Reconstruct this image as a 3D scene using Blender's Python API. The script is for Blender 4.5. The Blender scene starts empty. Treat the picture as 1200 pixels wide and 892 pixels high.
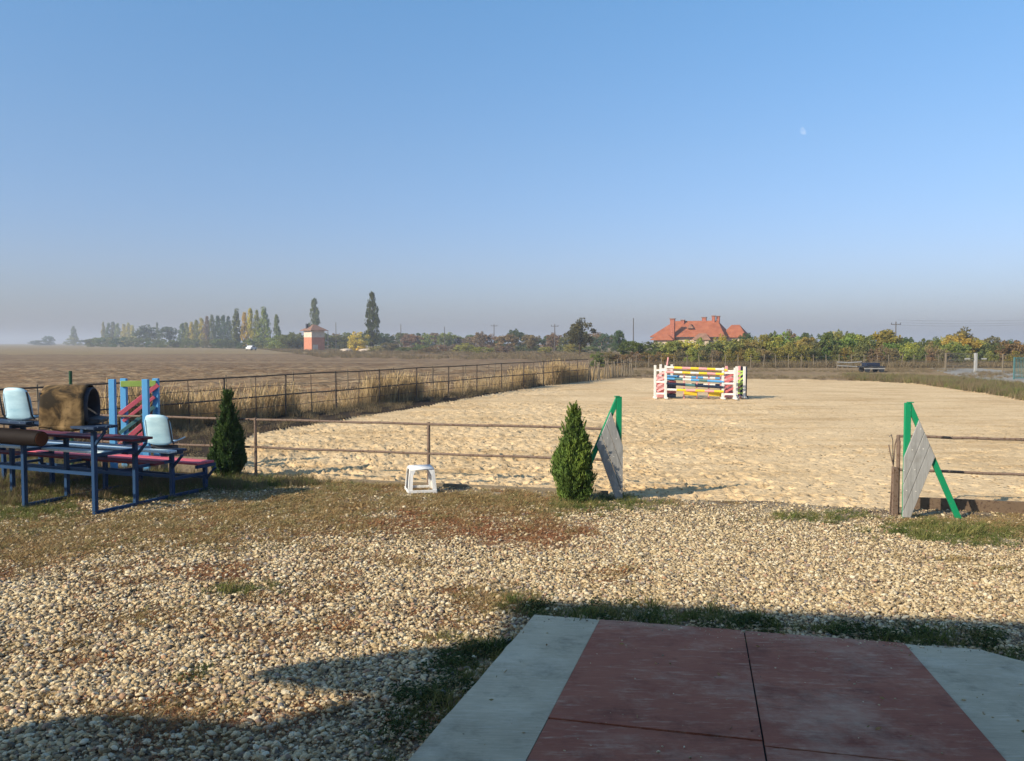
import bpy, bmesh, math, random
import numpy as np
from mathutils import Vector, Matrix
R = math.radians
random.seed(7); rng = np.random.default_rng(7)
scene = bpy.context.scene
COL = scene.collection

# ------------------------------------------------------------------ camera
CH = 2.2                       # eye height above the yard (the photographer stands at the top of a ramp)
FPX, HOR = 970.0, 402.0        # focal length and horizon of the 1200 x 892 photograph
PITCH = math.atan((446 - HOR) / FPX)
cd = bpy.data.cameras.new('camera'); cam = bpy.data.objects.new('camera', cd); COL.objects.link(cam)
cd.sensor_width = 36; cd.lens = 36 * FPX / 1200; cd.clip_start = .05; cd.clip_end = 20000
cam.location = (0, 0, CH); cam.rotation_euler = (math.pi / 2 - PITCH, 0, 0)
scene.camera = cam

# ------------------------------------------------------------------ sky, sun, exposure
SUN_EL = R(28.8); SUN_DIR = Vector((-.826 * math.cos(SUN_EL), -.563 * math.cos(SUN_EL), math.sin(SUN_EL))).normalized()
w = bpy.data.worlds.new('World'); scene.world = w; w.use_nodes = True
nt = w.node_tree; nt.nodes.clear()
sky = nt.nodes.new('ShaderNodeTexSky'); sky.sky_type = 'NISHITA'; sky.sun_disc = False
sky.sun_elevation = SUN_EL; sky.sun_rotation = math.atan2(SUN_DIR.x, SUN_DIR.y)
sky.altitude = 0; sky.air_density = 1.0; sky.dust_density = 1.2; sky.ozone_density = 2.2
bg = nt.nodes.new('ShaderNodeBackground'); bg.inputs[1].default_value = .133
out = nt.nodes.new('ShaderNodeOutputWorld')
tcw = nt.nodes.new('ShaderNodeTexCoord'); spw = nt.nodes.new('ShaderNodeSeparateXYZ'); nt.links.new(tcw.outputs['Generated'], spw.inputs[0])
crw = nt.nodes.new('ShaderNodeValToRGB'); nt.links.new(spw.outputs[2], crw.inputs[0])      # autumn air: greyer violet low down, clearer blue higher up
for i_, (p_, c_) in enumerate(((0.0, (.58, .59, .83)), (.09, (.71, .73, .92)), (.22, (.76, .88, 1.01)), (.42, (.76, 1.10, 1.24)), (1.0, (.62, .86, .94)))):
    e_ = crw.color_ramp.elements[i_] if i_ < 2 else crw.color_ramp.elements.new(p_); e_.position = p_; e_.color = (*c_, 1)
mxw = nt.nodes.new('ShaderNodeMix'); mxw.data_type = 'RGBA'; mxw.blend_type = 'MULTIPLY'; mxw.inputs[0].default_value = 1
nt.links.new(sky.outputs[0], mxw.inputs[6]); nt.links.new(crw.outputs[0], mxw.inputs[7]); nt.links.new(mxw.outputs[2], bg.inputs[0]); nt.links.new(bg.outputs[0], out.inputs[0])
ld = bpy.data.lights.new('sun', 'SUN'); ld.energy = 5.0; ld.angle = R(.6); ld.color = (1, .86, .65)
sun = bpy.data.objects.new('sun', ld); COL.objects.link(sun)
sun.rotation_euler = (-SUN_DIR).to_track_quat('-Z', 'Y').to_euler(); sun.location = (0, -20, 30)
scene.view_settings.view_transform = 'Standard'; scene.view_settings.look = 'None'
scene.view_settings.gamma = 1; scene.view_settings.exposure = 0.34
scene.cycles.max_bounces = 6; scene.cycles.volume_bounces = 1

# ------------------------------------------------------------------ helpers
def g(px, py, z=0.0):
    """point at height z seen at a pixel of the photograph"""
    dx = (px - 600) / FPX; dy = -(py - 446) / FPX
    c, s = math.cos(PITCH), math.sin(PITCH)
    v = Vector((dx, c + dy * s, -s + dy * c))
    t = (z - CH) / v.z
    return Vector((v.x * t, v.y * t, z))
def at(px, py, Y):
    dx = (px - 600) / FPX; dy = -(py - 446) / FPX
    c, s = math.cos(PITCH), math.sin(PITCH)
    v = Vector((dx, c + dy * s, -s + dy * c)); t = Y / v.y
    return Vector((v.x * t, Y, CH + v.z * t))

def _hash(i, j, seed):
    n = (i.astype(np.int64) * 374761393 + j.astype(np.int64) * 668265263 + seed * 974634777) & 0xffffffff
    n = ((n ^ (n >> 13)) * 1274126177) & 0xffffffff
    n = n ^ (n >> 16)
    return (n & 0xffff) / 65535.0
def vnoise(x, y, seed=0):
    x = np.asarray(x, float); y = np.asarray(y, float)
    i = np.floor(x); j = np.floor(y); u = x - i; v = y - j
    u = u * u * (3 - 2 * u); v = v * v * (3 - 2 * v)
    a = _hash(i, j, seed); b = _hash(i + 1, j, seed); c = _hash(i, j + 1, seed); d = _hash(i + 1, j + 1, seed)
    return (a * (1 - u) + b * u) * (1 - v) + (c * (1 - u) + d * u) * v
def fbm(x, y, seed=0, o=4):
    s = 0; a = .5; f = 1
    for k in range(o):
        s = s + a * vnoise(x * f + 17.3 * k, y * f - 9.1 * k, seed + k); a *= .5; f *= 2.03
    return s / (1 - .5 ** o)

def tag(o, label=None, cat=None, group=None, kind=None):
    if label: o['label'] = label
    if cat: o['category'] = cat
    if group: o['group'] = group
    if kind: o['kind'] = kind
    return o
def empty(name, loc=(0, 0, 0), rz=0, label=None, cat=None, group=None):
    o = bpy.data.objects.new(name, None); COL.objects.link(o)
    o.location = loc; o.rotation_euler = (0, 0, rz); o.empty_display_size = .2
    return tag(o, label, cat, group)
def link(name, me, parent=None, loc=(0, 0, 0), rot=(0, 0, 0), scl=(1, 1, 1)):
    o = bpy.data.objects.new(name, me); COL.objects.link(o); o.parent = parent
    o.location = loc; o.rotation_euler = rot; o.scale = scl
    return o
def copy_tree(o, parent=None):
    c = o.copy(); COL.objects.link(c)
    if parent: c.parent = parent
    for ch in o.children: copy_tree(ch, c)
    return c

class MB:
    def __init__(s): s.v = []; s.f = []
    def box(s, c, d, rz=0, rx=0, ry=0):
        m = Matrix.Translation(c) @ Matrix.Rotation(rz, 4, 'Z') @ Matrix.Rotation(ry, 4, 'Y') @ Matrix.Rotation(rx, 4, 'X')
        b = len(s.v)
        for x in (-.5, .5):
            for y in (-.5, .5):
                for z in (-.5, .5): s.v.append(tuple(m @ Vector((x * d[0], y * d[1], z * d[2]))))
        for f in ((0, 1, 3, 2), (4, 6, 7, 5), (0, 4, 5, 1), (2, 3, 7, 6), (0, 2, 6, 4), (1, 5, 7, 3)): s.f.append(tuple(b + k for k in f))
        return s
    def beam(s, a, b, wd, ht, up=(0, 0, 1)):
        a = Vector(a); b = Vector(b); d = (b - a); L = d.length; d.normalize()
        side = d.cross(Vector(up))
        if side.length < 1e-4: side = d.cross(Vector((0, 1, 0)))
        side.normalize(); u = side.cross(d)
        k = len(s.v)
        for p in (a, b):
            for (x, y) in ((-1, -1), (1, -1), (1, 1), (-1, 1)): s.v.append(tuple(p + side * x * wd / 2 + u * y * ht / 2))
        for q in ((0, 3, 2, 1), (4, 5, 6, 7), (0, 1, 5, 4), (1, 2, 6, 5), (2, 3, 7, 6), (3, 0, 4, 7)): s.f.append(tuple(k + i for i in q))
        return s
    def tube(s, pts, r, n=8, cap=True):
        pts = [Vector(p) for p in pts]; rs = r if isinstance(r, (list, tuple)) else [r] * len(pts)
        k = len(s.v)
        for i, p in enumerate(pts):
            d = (pts[min(i + 1, len(pts) - 1)] - pts[max(i - 1, 0)]).normalized()
            a = d.cross(Vector((0, 0, 1)));
            if a.length < .05: a = d.cross(Vector((0, 1, 0)))
            a.normalize(); b = d.cross(a)
            for j in range(n):
                t = 2 * math.pi * j / n; s.v.append(tuple(p + (a * math.cos(t) + b * math.sin(t)) * rs[i]))
        for i in range(len(pts) - 1):
            for j in range(n):
                s.f.append((k + i * n + j, k + i * n + (j + 1) % n, k + (i + 1) * n + (j + 1) % n, k + (i + 1) * n + j))
        if cap:
            s.f.append(tuple(k + j for j in range(n))[::-1]); s.f.append(tuple(k + (len(pts) - 1) * n + j for j in range(n)))
        return s
    def prism(s, poly, ext):
        """poly: list of 3d points, ext: extrusion vector"""
        k = len(s.v); n = len(poly); e = Vector(ext)
        for p in poly: s.v.append(tuple(Vector(p)))
        for p in poly: s.v.append(tuple(Vector(p) + e))
        s.f.append(tuple(range(k, k + n))); s.f.append(tuple(range(k + n, k + 2 * n))[::-1])
        for i in range(n): s.f.append((k + i, k + n + i, k + n + (i + 1) % n, k + (i + 1) % n))
        return s
    def mesh(s, name, mat, smooth=False, bevel=0):
        me = bpy.data.meshes.new(name); me.from_pydata(s.v, [], s.f); me.materials.append(mat)
        bm = bmesh.new(); bm.from_mesh(me); bmesh.ops.recalc_face_normals(bm, faces=bm.faces)
        if bevel:
            bmesh.ops.bevel(bm, geom=[e for e in bm.edges], offset=bevel, segments=1, affect='EDGES')
        bm.to_mesh(me); bm.free()
        if smooth:
            me.polygons.foreach_set('use_smooth', [True] * len(me.polygons))
            try: me.set_sharp_from_angle(angle=R(40))
            except Exception: pass
        return me
    def build(s, name, mat, parent=None, smooth=False, bevel=0):
        return link(name, s.mesh(name, mat, smooth, bevel), parent)

def np_mesh(name, V, F, mat, smooth=True):
    """V (n,3) F (m,k) numpy"""
    me = bpy.data.meshes.new(name); k = F.shape[1]
    me.vertices.add(len(V)); me.vertices.foreach_set('co', V.astype(np.float32).ravel())
    me.loops.add(F.size); me.loops.foreach_set('vertex_index', F.astype(np.int32).ravel())
    me.polygons.add(len(F)); me.polygons.foreach_set('loop_start', np.arange(0, F.size, k, dtype=np.int32))
    me.polygons.foreach_set('loop_total', np.full(len(F), k, dtype=np.int32))
    me.polygons.foreach_set('use_smooth', np.full(len(F), smooth))
    me.update(calc_edges=True); me.validate()
    if mat: me.materials.append(mat)
    return me

# ------------------------------------------------------------------ materials
class Mat:
    def __init__(s, name, rough=.8, spec=.3):
        s.m = bpy.data.materials.new(name); s.m.use_nodes = True; s.t = s.m.node_tree
        s.b = s.t.nodes['Principled BSDF']; s.b.inputs['Roughness'].default_value = rough
        s.b.inputs['Specular IOR Level'].default_value = spec
        s.co = s.n('ShaderNodeTexCoord').outputs['Object']
    def n(s, t, **k):
        x = s.t.nodes.new(t)
        for a, b in k.items(): setattr(x, a, b)
        return x
    def l(s, a, b): s.t.links.new(a, b)
    def pos(s): s.co = s.n('ShaderNodeNewGeometry').outputs['Position']; return s
    def map(s, scale, src=None):
        m = s.n('ShaderNodeMapping'); m.inputs['Scale'].default_value = scale if hasattr(scale, '__len__') else (scale,) * 3
        s.l(src or s.co, m.inputs[0]); return m.outputs[0]
    def noise(s, scale, detail=4, rough=.6, vec=None, dist=0):
        x = s.n('ShaderNodeTexNoise'); x.inputs['Scale'].default_value = scale if not hasattr(scale, '__len__') else 1
        x.inputs['Detail'].default_value = detail; x.inputs['Roughness'].default_value = rough; x.inputs['Distortion'].default_value = dist
        s.l(s.map(scale) if hasattr(scale, '__len__') else (vec or s.co), x.inputs['Vector']); return x.outputs['Fac']
    def vor(s, scale, feat='F1', out='Distance'):
        x = s.n('ShaderNodeTexVoronoi', feature=feat); x.inputs['Scale'].default_value = scale if not hasattr(scale, '__len__') else 1
        s.l(s.map(scale) if hasattr(scale, '__len__') else s.co, x.inputs['Vector']); return x.outputs[out]
    def ramp(s, fac, stops, interp='LINEAR'):
        r = s.n('ShaderNodeValToRGB'); r.color_ramp.interpolation = interp; e = r.color_ramp.elements
        while len(e) < len(stops): e.new(.5)
        for i, (p, c) in enumerate(stops):
            e[i].position = p; e[i].color = (*c, 1) if hasattr(c, '__len__') else (c, c, c, 1)
        s.l(fac, r.inputs[0]); return r.outputs[0]
    def mix(s, a, b, fac, mode='MIX'):
        m = s.n('ShaderNodeMix', data_type='RGBA', blend_type=mode)
        for v, i in ((fac, 0), (a, 6), (b, 7)):
            if hasattr(v, 'is_linked'): s.l(v, m.inputs[i])
            else: m.inputs[i].default_value = v if i == 0 else ((*v, 1) if hasattr(v, '__len__') else (v, v, v, 1))
        return m.outputs[2]
    def math(s, op, a, b=0.0):
        m = s.n('ShaderNodeMath', operation=op)
        for v, i in ((a, 0), (b, 1)):
            if hasattr(v, 'is_linked'): s.l(v, m.inputs[i])
            else: m.inputs[i].default_value = v
        return m.outputs[0]
    def color(s, c):
        if hasattr(c, 'is_linked'): s.l(c, s.b.inputs['Base Color'])
        else: s.b.inputs['Base Color'].default_value = (*c, 1)
        return s
    def bump(s, h, strength=.5, dist=.01):
        b = s.n('ShaderNodeBump'); b.inputs['Strength'].default_value = strength; b.inputs['Distance'].default_value = dist
        s.l(h, b.inputs['Height'])
        prev = s.b.inputs['Normal'].links
        if prev: s.l(prev[0].from_socket, b.inputs['Normal'])
        s.l(b.outputs[0], s.b.inputs['Normal']); return s
def mul(c, k): return tuple(min(1, x * k) for x in c)
def paint(name, c, chips=(.18, .14, .11), amt=.38, rough=.55, grain=True, spec=.12):
    """weathered paint on timber or steel, chipped to what lies under it"""
    m = Mat(name, rough, spec)
    n1 = m.noise(3, 5, .65); n2 = m.noise(28, 5, .7)
    base = m.mix(mul(c, .72), mul(c, 1.18), n1)
    m.color(m.mix(base, chips, m.ramp(n2, [(1 - amt - .02, 0), (1 - amt + .06, 1)])))
    if grain: m.bump(m.noise((14, 14, 60), 3), .25, .004)
    m.bump(n2, .2, .003); return m.m
def foliage(name, spread=.35, trans=.25):
    """colour comes from each object's own colour, varied leaf clump by leaf clump"""
    m = Mat(name, .7, .15); oi = m.n('ShaderNodeObjectInfo')
    n = m.noise(1.3, 3, .6); n2 = m.noise(9, 2, .6)
    v = m.ramp(n, [(.3, 1.15 - spread), (.7, 1.3 + spread)]); v2 = m.ramp(n2, [(.3, .75), (.7, 1.25)])
    # hue drifts a little towards yellow-brown in patches
    c = m.mix(oi.outputs['Color'], v, 1, 'MULTIPLY'); c = m.mix(c, v2, 1, 'MULTIPLY')
    c = m.mix(c, m.mix(c, (1.22, 1.04, .70), 1, 'MULTIPLY'), m.ramp(m.noise(2.7, 2), [(.45, 0), (.65, .8)]))
    m.color(c)
    tr = m.n('ShaderNodeBsdfTranslucent'); m.l(c, tr.inputs[0]); mx = m.n('ShaderNodeMixShader'); mx.inputs[0].default_value = trans
    m.l(m.b.outputs[0], mx.inputs[1]); m.l(tr.outputs[0], mx.inputs[2])
    m.l(mx.outputs[0], m.t.nodes['Material Output'].inputs[0]); return m.m
def simple(name, c, rough=.7, var=.25, scale=8, bump=.2, metal=0):
    m = Mat(name, rough); n = m.noise(scale, 5, .65)
    m.color(m.mix(mul(c, 1 - var), mul(c, 1 + var), m.ramp(n, [(.3, 0), (.7, 1)]))); m.b.inputs['Metallic'].default_value = metal
    m.bump(n, bump, .005); return m.m

# ---- plants
M_leaf = foliage('foliage', .3, .4); M_thuja = foliage('thuja_foliage', .3, .15)
M_bark = simple('bark', (.10, .075, .055), .9, .4, 12, .6)
def blades_mat(name, a, b, c):
    m = Mat(name, .8, .15); oi = m.n('ShaderNodeObjectInfo')
    col = m.ramp(oi.outputs['Random'], [(0, a), (.5, b), (1, c)])
    m.color(m.mix(col, m.mix(col, 1.5, 1, 'MULTIPLY'), m.noise(6, 2)))
    tr = m.n('ShaderNodeBsdfTranslucent'); m.l(col, tr.inputs[0]); mx = m.n('ShaderNodeMixShader'); mx.inputs[0].default_value = .25
    m.l(m.b.outputs[0], mx.inputs[1]); m.l(tr.outputs[0], mx.inputs[2]); m.l(mx.outputs[0], m.t.nodes['Material Output'].inputs[0]); return m.m
M_dry = blades_mat('dry_weed', (.22, .135, .06), (.34, .24, .115), (.19, .18, .075))
M_red = blades_mat('reddish_weed', (.22, .085, .045), (.29, .14, .07), (.27, .17, .08))
M_green = blades_mat('grass', (.07, .10, .028), (.12, .14, .04), (.22, .19, .075))
M_dkgreen = blades_mat('broadleaf_weed', (.03, .05, .018), (.045, .07, .022), (.06, .08, .028))
M_reed = blades_mat('dry_reed', (.40, .29, .15), (.30, .21, .11), (.50, .38, .21))
M_scrub = blades_mat('brown_scrub', (.16, .115, .07), (.13, .105, .06), (.22, .17, .10))
# ---- man made
M_rust = paint('rusty_pipe', (.20, .145, .115), (.10, .06, .04), .45, .75, False)
M_fence = paint('dark_pipe', (.10, .08, .065), (.14, .10, .075), .45, .8, False)
M_blue = paint('navy_paint', (.018, .052, .125), (.08, .08, .09), .30, .5, False)
M_sky = paint('sky_blue_paint', (.10, .33, .62), (.30, .30, .28), .32, .6)
M_pale = paint('pale_blue_paint', (.56, .70, .78), (.12, .13, .15), .38, .6)
M_pink = paint('pink_paint', (.62, .13, .17), (.25, .12, .11), .34, .6)
M_maroon = paint('maroon_paint', (.13, .03, .045), (.40, .10, .12), .36, .6)
M_lime = paint('lime_paint', (.36, .50, .12), (.3, .3, .2), .3, .6)
M_teal = paint('teal_paint', (.08, .19, .20), (.2, .2, .18), .35, .6)
M_brown = paint('dark_brown_board', (.012, .008, .007), (.07, .022, .010), .30, .7)
M_green_p = paint('green_paint', (.012, .27, .12), (.16, .26, .18), .34, .5)
m = Mat('weathered_grey_board', .8).pos(); n = m.noise((26, 26, 3), 5, .7); n2 = m.noise(5, 4)
c = m.mix(m.ramp(n, [(.3, (.24, .24, .235)), (.7, (.40, .40, .395))]), (.20, .19, .175), m.ramp(n2, [(.55, 0), (.75, .5)])); m.color(c); m.bump(n, .5, .004); M_greyw = m.m
M_white = paint('white_paint', (.72, .70, .66), (.40, .36, .32), .32, .6)
M_yellow = paint('yellow_paint', (.80, .58, .05), (.5, .4, .1), .28, .55)
M_ppink = paint('pole_pink', (.75, .36, .36), (.6, .4, .36), .3, .6)
M_red_p = paint('red_paint', (.46, .12, .13), (.3, .1, .1), .3, .6)
M_navyp = paint('dark_navy_paint', (.02, .03, .06), (.1, .1, .1), .3, .6)
M_timber = paint('timber_board', (.16, .115, .08), (.09, .06, .045), .45, .9)
M_stake = paint('grey_stake', (.20, .165, .12), (.12, .10, .08), .45, .9)
M_plastic = Mat('white_plastic', .38, .5).color((.80, .80, .80)); M_plastic.bump(M_plastic.noise(40), .05, .002); M_plastic = M_plastic.m
m = Mat('seat_plastic', .5, .4); nn = m.noise((3, 3, 9), 5)
m.color(m.mix((.30, .51, .64), (.50, .71, .82), m.ramp(nn, [(.3, 0), (.7, 1)]))); M_seat = m.m
M_dark = simple('dark_metal', (.03, .035, .045), .6, .3)
m = Mat('worn_cover', .9); n = m.noise(3.6, 4, .6, dist=.8); n2 = m.noise(14, 4)
m.color(m.mix(m.ramp(n, [(.42, (.025, .018, .010)), (.50, (.10, .062, .026)), (.64, (.27, .18, .085))]), (.05, .035, .02), m.ramp(n2, [(.62, 0), (.72, .7)])))
m.bump(n2, .15, .004); M_cover = m.m
M_wire = simple('wire', (.06, .06, .06), .6)

# ------------------------------------------------------------------ ground zones
NF0, NF1 = g(140, 552), g(1200, 602)                 # line of the fence nearest the camera
def on_near(px):                                      # point of that line under a pixel column
    y = HOR + (px + 3080) * .0467; return g(px, y)
LF0 = g(165, HOR + 46 / .432); LF1 = g(729, HOR + 17 / .432)  # line of the long fence on the left
vd = (LF1 - LF0).normalized()
ud = (on_near(1100) - on_near(300)).normalized(); sdn_ = Vector((-vd.y, vd.x, 0))
def isect(p, d, q, e):
    den = d.x * e.y - d.y * e.x; t = ((q.x - p.x) * e.y - (q.y - p.y) * e.x) / den; return p + d * t
CORNER = isect(LF0, vd, on_near(300), ud)
sand_poly = [on_near(240), g(262, 527), g(300, 508), g(350, 499.5), g(400, 492), g(450, 483.5), g(500, 475.5), g(560, 464), g(636, 452), g(690, 443.6), g(760, 443), g(874, 443.5), g(1001, 445.7), g(1072, 449), g(1115, 455), g(1171, 463), g(1200, 469),
             Vector((17.3, 22, 0)), Vector((15, 8, 0))]
pe = on_near(1190); sand_poly += [isect(Vector((15, 8, 0)), Vector((1, 0, 0)), pe, ud)] if False else []
sand_poly[-1] = on_near(1200) + ud * 9
sand_poly[-2] = Vector((18.6, 22, 0))
def inpoly(x, y, poly):
    r = np.zeros(x.shape, bool); n = len(poly)
    for i in range(n):
        a, b = poly[i], poly[(i + 1) % n]
        c = (a.y > y) != (b.y > y)
        with np.errstate(divide='ignore', invalid='ignore'):
            xi = (b.x - a.x) * (y - a.y) / (b.y - a.y + 1e-12) + a.x
        r ^= c & (x < xi)
    return r
road_poly = [g(1090, 431.5), g(1150, 432), g(1215, 438), g(1215, 449), g(1165, 447), g(1128, 442), g(1105, 436.5)]
# strength of the weeds over the gravel: patches where the photograph has them
patches = []
def patch(px, py, rx, ry, s, kind):
    c = g(px, py); a = g(px + rx, py); b = g(px, py - ry)
    patches.append((c.x, c.y, a.x - c.x, b.y - c.y, s, kind))
for a in ((20, 640, 120, 25, 1.0, 'dry'), (150, 625, 170, 32, .9, 'dry'), (330, 600, 150, 30, 1.0, 'dry'), (300, 560, 140, 14, .8, 'green'), (420, 575, 120, 18, .8, 'dry'),
          (560, 592, 130, 20, 1.0, 'dry'), (610, 625, 90, 18, 1.1, 'red'), (520, 610, 160, 18, .8, 'red'), (680, 592, 50, 10, .9, 'green'), (730, 590, 40, 8, .8, 'green'),
          (250, 672, 60, 14, .9, 'red'), (290, 690, 50, 10, .8, 'green'), (205, 640, 170, 18, .7, 'dry'), (420, 655, 80, 8, .5, 'red'), (320, 750, 60, 12, .7, 'red'),
          (235, 788, 26, 8, .8, 'green'), (120, 775, 90, 12, .55, 'red'), (90, 755, 25, 8, .6, 'dry'), (300, 770, 40, 10, .5, 'red'), (580, 705, 60, 18, .8, 'dry'), (620, 712, 45, 12, .8, 'green'),
          (510, 748, 26, 6, .8, 'green'), (440, 760, 80, 12, .35, 'red'), (200, 850, 50, 8, .4, 'red'), (395, 690, 60, 8, .4, 'dry'), (170, 700, 40, 8, .5, 'red'),
          (700, 722, 90, 10, 1.1, 'green'), (800, 728, 120, 10, .9, 'green'), (930, 738, 150, 9, .8, 'green'), (1090, 752, 110, 8, .9, 'green'), (1190, 775, 50, 14, 1.0, 'green'),
          (570, 762, 26, 18, 1.0, 'green'), (545, 790, 30, 22, .9, 'green'), (500, 835, 32, 28, .8, 'green'), (455, 880, 30, 22, .7, 'green'),
          (1120, 625, 90, 12, 1.0, 'green'), (1190, 618, 60, 14, .9, 'dry'), (1090, 612, 60, 8, .7, 'dry'), (950, 607, 70, 6, .8, 'green'), (900, 610, 60, 6, .4, 'dry'), (820, 590, 60, 5, .4, 'dry'),
          (1110, 655, 40, 4, .5, 'dry'), (1180, 668, 30, 5, .5, 'dry'), (1000, 604, 50, 6, .7, 'green'), (40, 600, 60, 10, .9, 'green'), (180, 570, 100, 20, .7, 'green'), (60, 570, 90, 30, .6, 'green')):
    patch(*a)
def veg(x, y, kind=None):
    s = np.zeros(np.shape(x))
    for (cx, cy, rx, ry, a, k) in patches:
        if kind and k != kind: continue
        s = np.maximum(s, a * np.exp(-((x - cx) / rx) ** 2 * .8 - ((y - cy) / ry) ** 2 * .8))
    if kind in (None, 'red', 'dry'): s = np.maximum(s, np.where(x < 2.2 - .12 * y, (.44 if kind != 'dry' else .34) * np.clip((fbm(x * 1.05, y * 1.7, 140 if kind != 'dry' else 150, 3) - .41) * 6, 0, 1), 0))
    n = fbm(x * 2.3, y * 2.3, 3, 4); n2 = fbm(x * 9, y * 9, 8, 3)
    return np.clip(s * 1.25 + (n - .5) * .9 + (n2 - .5) * .5 - .12, 0, 1) * (s > .04)

# zone of every point: 0 ploughed field, 1 arena sand, 2 gravel yard, 3 dry grass, 4 road, 5 bare strip behind arena
bare_poly = [g(560, 460) + Vector((0, 0, 0)), g(690, 436), g(745, 429), g(1120, 429), g(1230, 441), Vector((40, 45, 0)), Vector((26, 18, 0)), sand_poly[-1], sand_poly[-1] + Vector((0, -.5, 0))]
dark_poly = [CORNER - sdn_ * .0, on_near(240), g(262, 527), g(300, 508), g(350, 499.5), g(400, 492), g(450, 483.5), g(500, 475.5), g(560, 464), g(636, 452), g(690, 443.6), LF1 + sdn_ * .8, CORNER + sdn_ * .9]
def zone(x, y):
    z = np.zeros(x.shape, int)
    sd = (x - LF0.x) * (-vd.y) + (y - LF0.y) * vd.x      # >0 left of the long fence
    left_f = sd > .9
    far_grass = (y > 172 + .10 * x + 8 * (vnoise(x * .02, y * 0, 5) - .5)) | (sd < .9)
    z[far_grass] = 3
    z[~left_f & (y < 200)] = 3
    z[inpoly(x, y, bare_poly)] = 5
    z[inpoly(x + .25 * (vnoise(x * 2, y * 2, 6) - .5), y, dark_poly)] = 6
    nd = (x - on_near(600).x) * (-ud.y) + (y - on_near(600).y) * ud.x + .12 * (vnoise(x * 1.4, y * 1.4, 9) - .5)
    yard = (nd < -.03)
    z[yard & (x > -14)] = 2
    w1 = .35 * (vnoise(x * .9, y * .9, 12) - .5); 
    z[inpoly(x + w1 * .6, y + w1, sand_poly) & ~yard] = 1
    z[inpoly(x, y, road_poly)] = 4
    return z
def height(x, y, z):
    r = np.hypot(x, y); h = np.zeros(x.shape)
    near = np.clip((90 - r) / 60, 0, 1)
    # sand: hoof prints and churned tracks
    s = z == 1
    ang = fbm(x * .35, y * .35, 31, 2) * 9
    rough = np.clip(1.2 - np.clip((r - 13) / 30, 0, 1) * .8 + (fbm(x * .25, y * .25, 77, 3) - .5) * 1.4, .15, 1.3)
    rough = rough * np.interp(x - .30 * (y - 12), [-4, 2, 6], [1.3, .8, .42])
    pit = np.zeros(x.shape); xs_, ys_ = x[s], y[s]; ro = rough[s]; acc = np.zeros(xs_.shape)
    for sc, sd_, dep, pr in ((3.6, 3, .050, .42), (6.6, 4, .042, .60), (10.0, 6, .028, .60)):
        ci = np.floor(xs_ * sc); cj = np.floor(ys_ * sc)
        for di in (-1, 0, 1):
            for dj in (-1, 0, 1):
                i_ = ci + di; j_ = cj + dj; fx_ = (i_ + _hash(i_, j_, sd_)) / sc; fy_ = (j_ + _hash(i_, j_, sd_ + 50)) / sc
                rr_ = (.22 + .30 * _hash(i_, j_, sd_ + 90)) / sc; on_ = _hash(i_, j_, sd_ + 130) < pr * np.clip(ro, 0, 1)
                d_ = np.hypot(xs_ - fx_, (ys_ - fy_)) / rr_
                acc = np.where(on_, acc - dep * np.clip(1 - d_ ** 3, 0, 1) * np.clip(ro, .3, 1) + dep * .35 * np.exp(-((d_ - 1.25) / .25) ** 2) * ro, acc)
    hs = np.zeros(x.shape); hs[s] = acc
    hs = hs + .035 * (fbm(x * 5, y * 5, 43, 3) - .5) * rough + .04 * (fbm(x * .6, y * .6, 44, 2) - .5) - .03
    h = np.where(s, hs, h)
    p = z == 0
    row = np.sin((y * .985 + x * .17 + .35 * vnoise(x * .25, y * .25, 51)) * 2 * math.pi / .95)
    big = np.sin((y * .985 + x * .17) * 2 * math.pi / 7.6)
    hf = (.075 * row + .06 * big + .26 * (fbm(x * 1.9, y * 2.8, 52, 3) - .5)) * np.clip((160 - r) / 100, .2, 1) - .05
    h = np.where(p, hf, h)
    gv = z == 2
    h = np.where(gv, .014 * (fbm(x * 5, y * 5, 61, 2) - .5) + .03 * (fbm(x * .8, y * .8, 62, 2) - .5) - .005, h)
    d = (z == 3) | (z == 5) | (z == 6)
    h = np.where(d, (.10 * (fbm(x * 1.2, y * 1.2, 71, 3) - .5)) * near + .0, h)
    h = np.where(z == 4, .012, h)
    return h

rs = [0.35, .8, 1.4, 2.0, 2.6]
while rs[-1] < 75: rs.append(rs[-1] * (1.0032 if 10.5 < rs[-1] < 34 else 1.0060))
while rs[-1] < 4000: rs.append(rs[-1] * 1.018)
rs = np.array(rs)
fine = np.concatenate([np.arange(-44, -34, .5), np.arange(-34, 34, .19), np.arange(34, 44.001, .5)]); coarse = np.arange(48, 312.001, 4.0)
an = np.radians(np.concatenate([fine, coarse])); NA = len(an); NR = len(rs)
A, RR = np.meshgrid(an, rs); GX = RR * np.sin(A); GY = RR * np.cos(A)
GZn = zone(GX, GY); GH = height(GX, GY, GZn)
V = np.stack([GX.ravel(), GY.ravel(), GH.ravel()], 1)
ii, jj = np.meshgrid(np.arange(NR - 1), np.arange(NA), indexing='ij'); j2 = (jj + 1) % NA
F = np.stack([ii * NA + jj, ii * NA + j2, (ii + 1) * NA + j2, (ii + 1) * NA + jj], -1).reshape(-1, 4)[:, ::-1]
cx = V[F][:, :, 0].mean(1); cy = V[F][:, :, 1].mean(1); FZ = zone(cx, cy)

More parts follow.
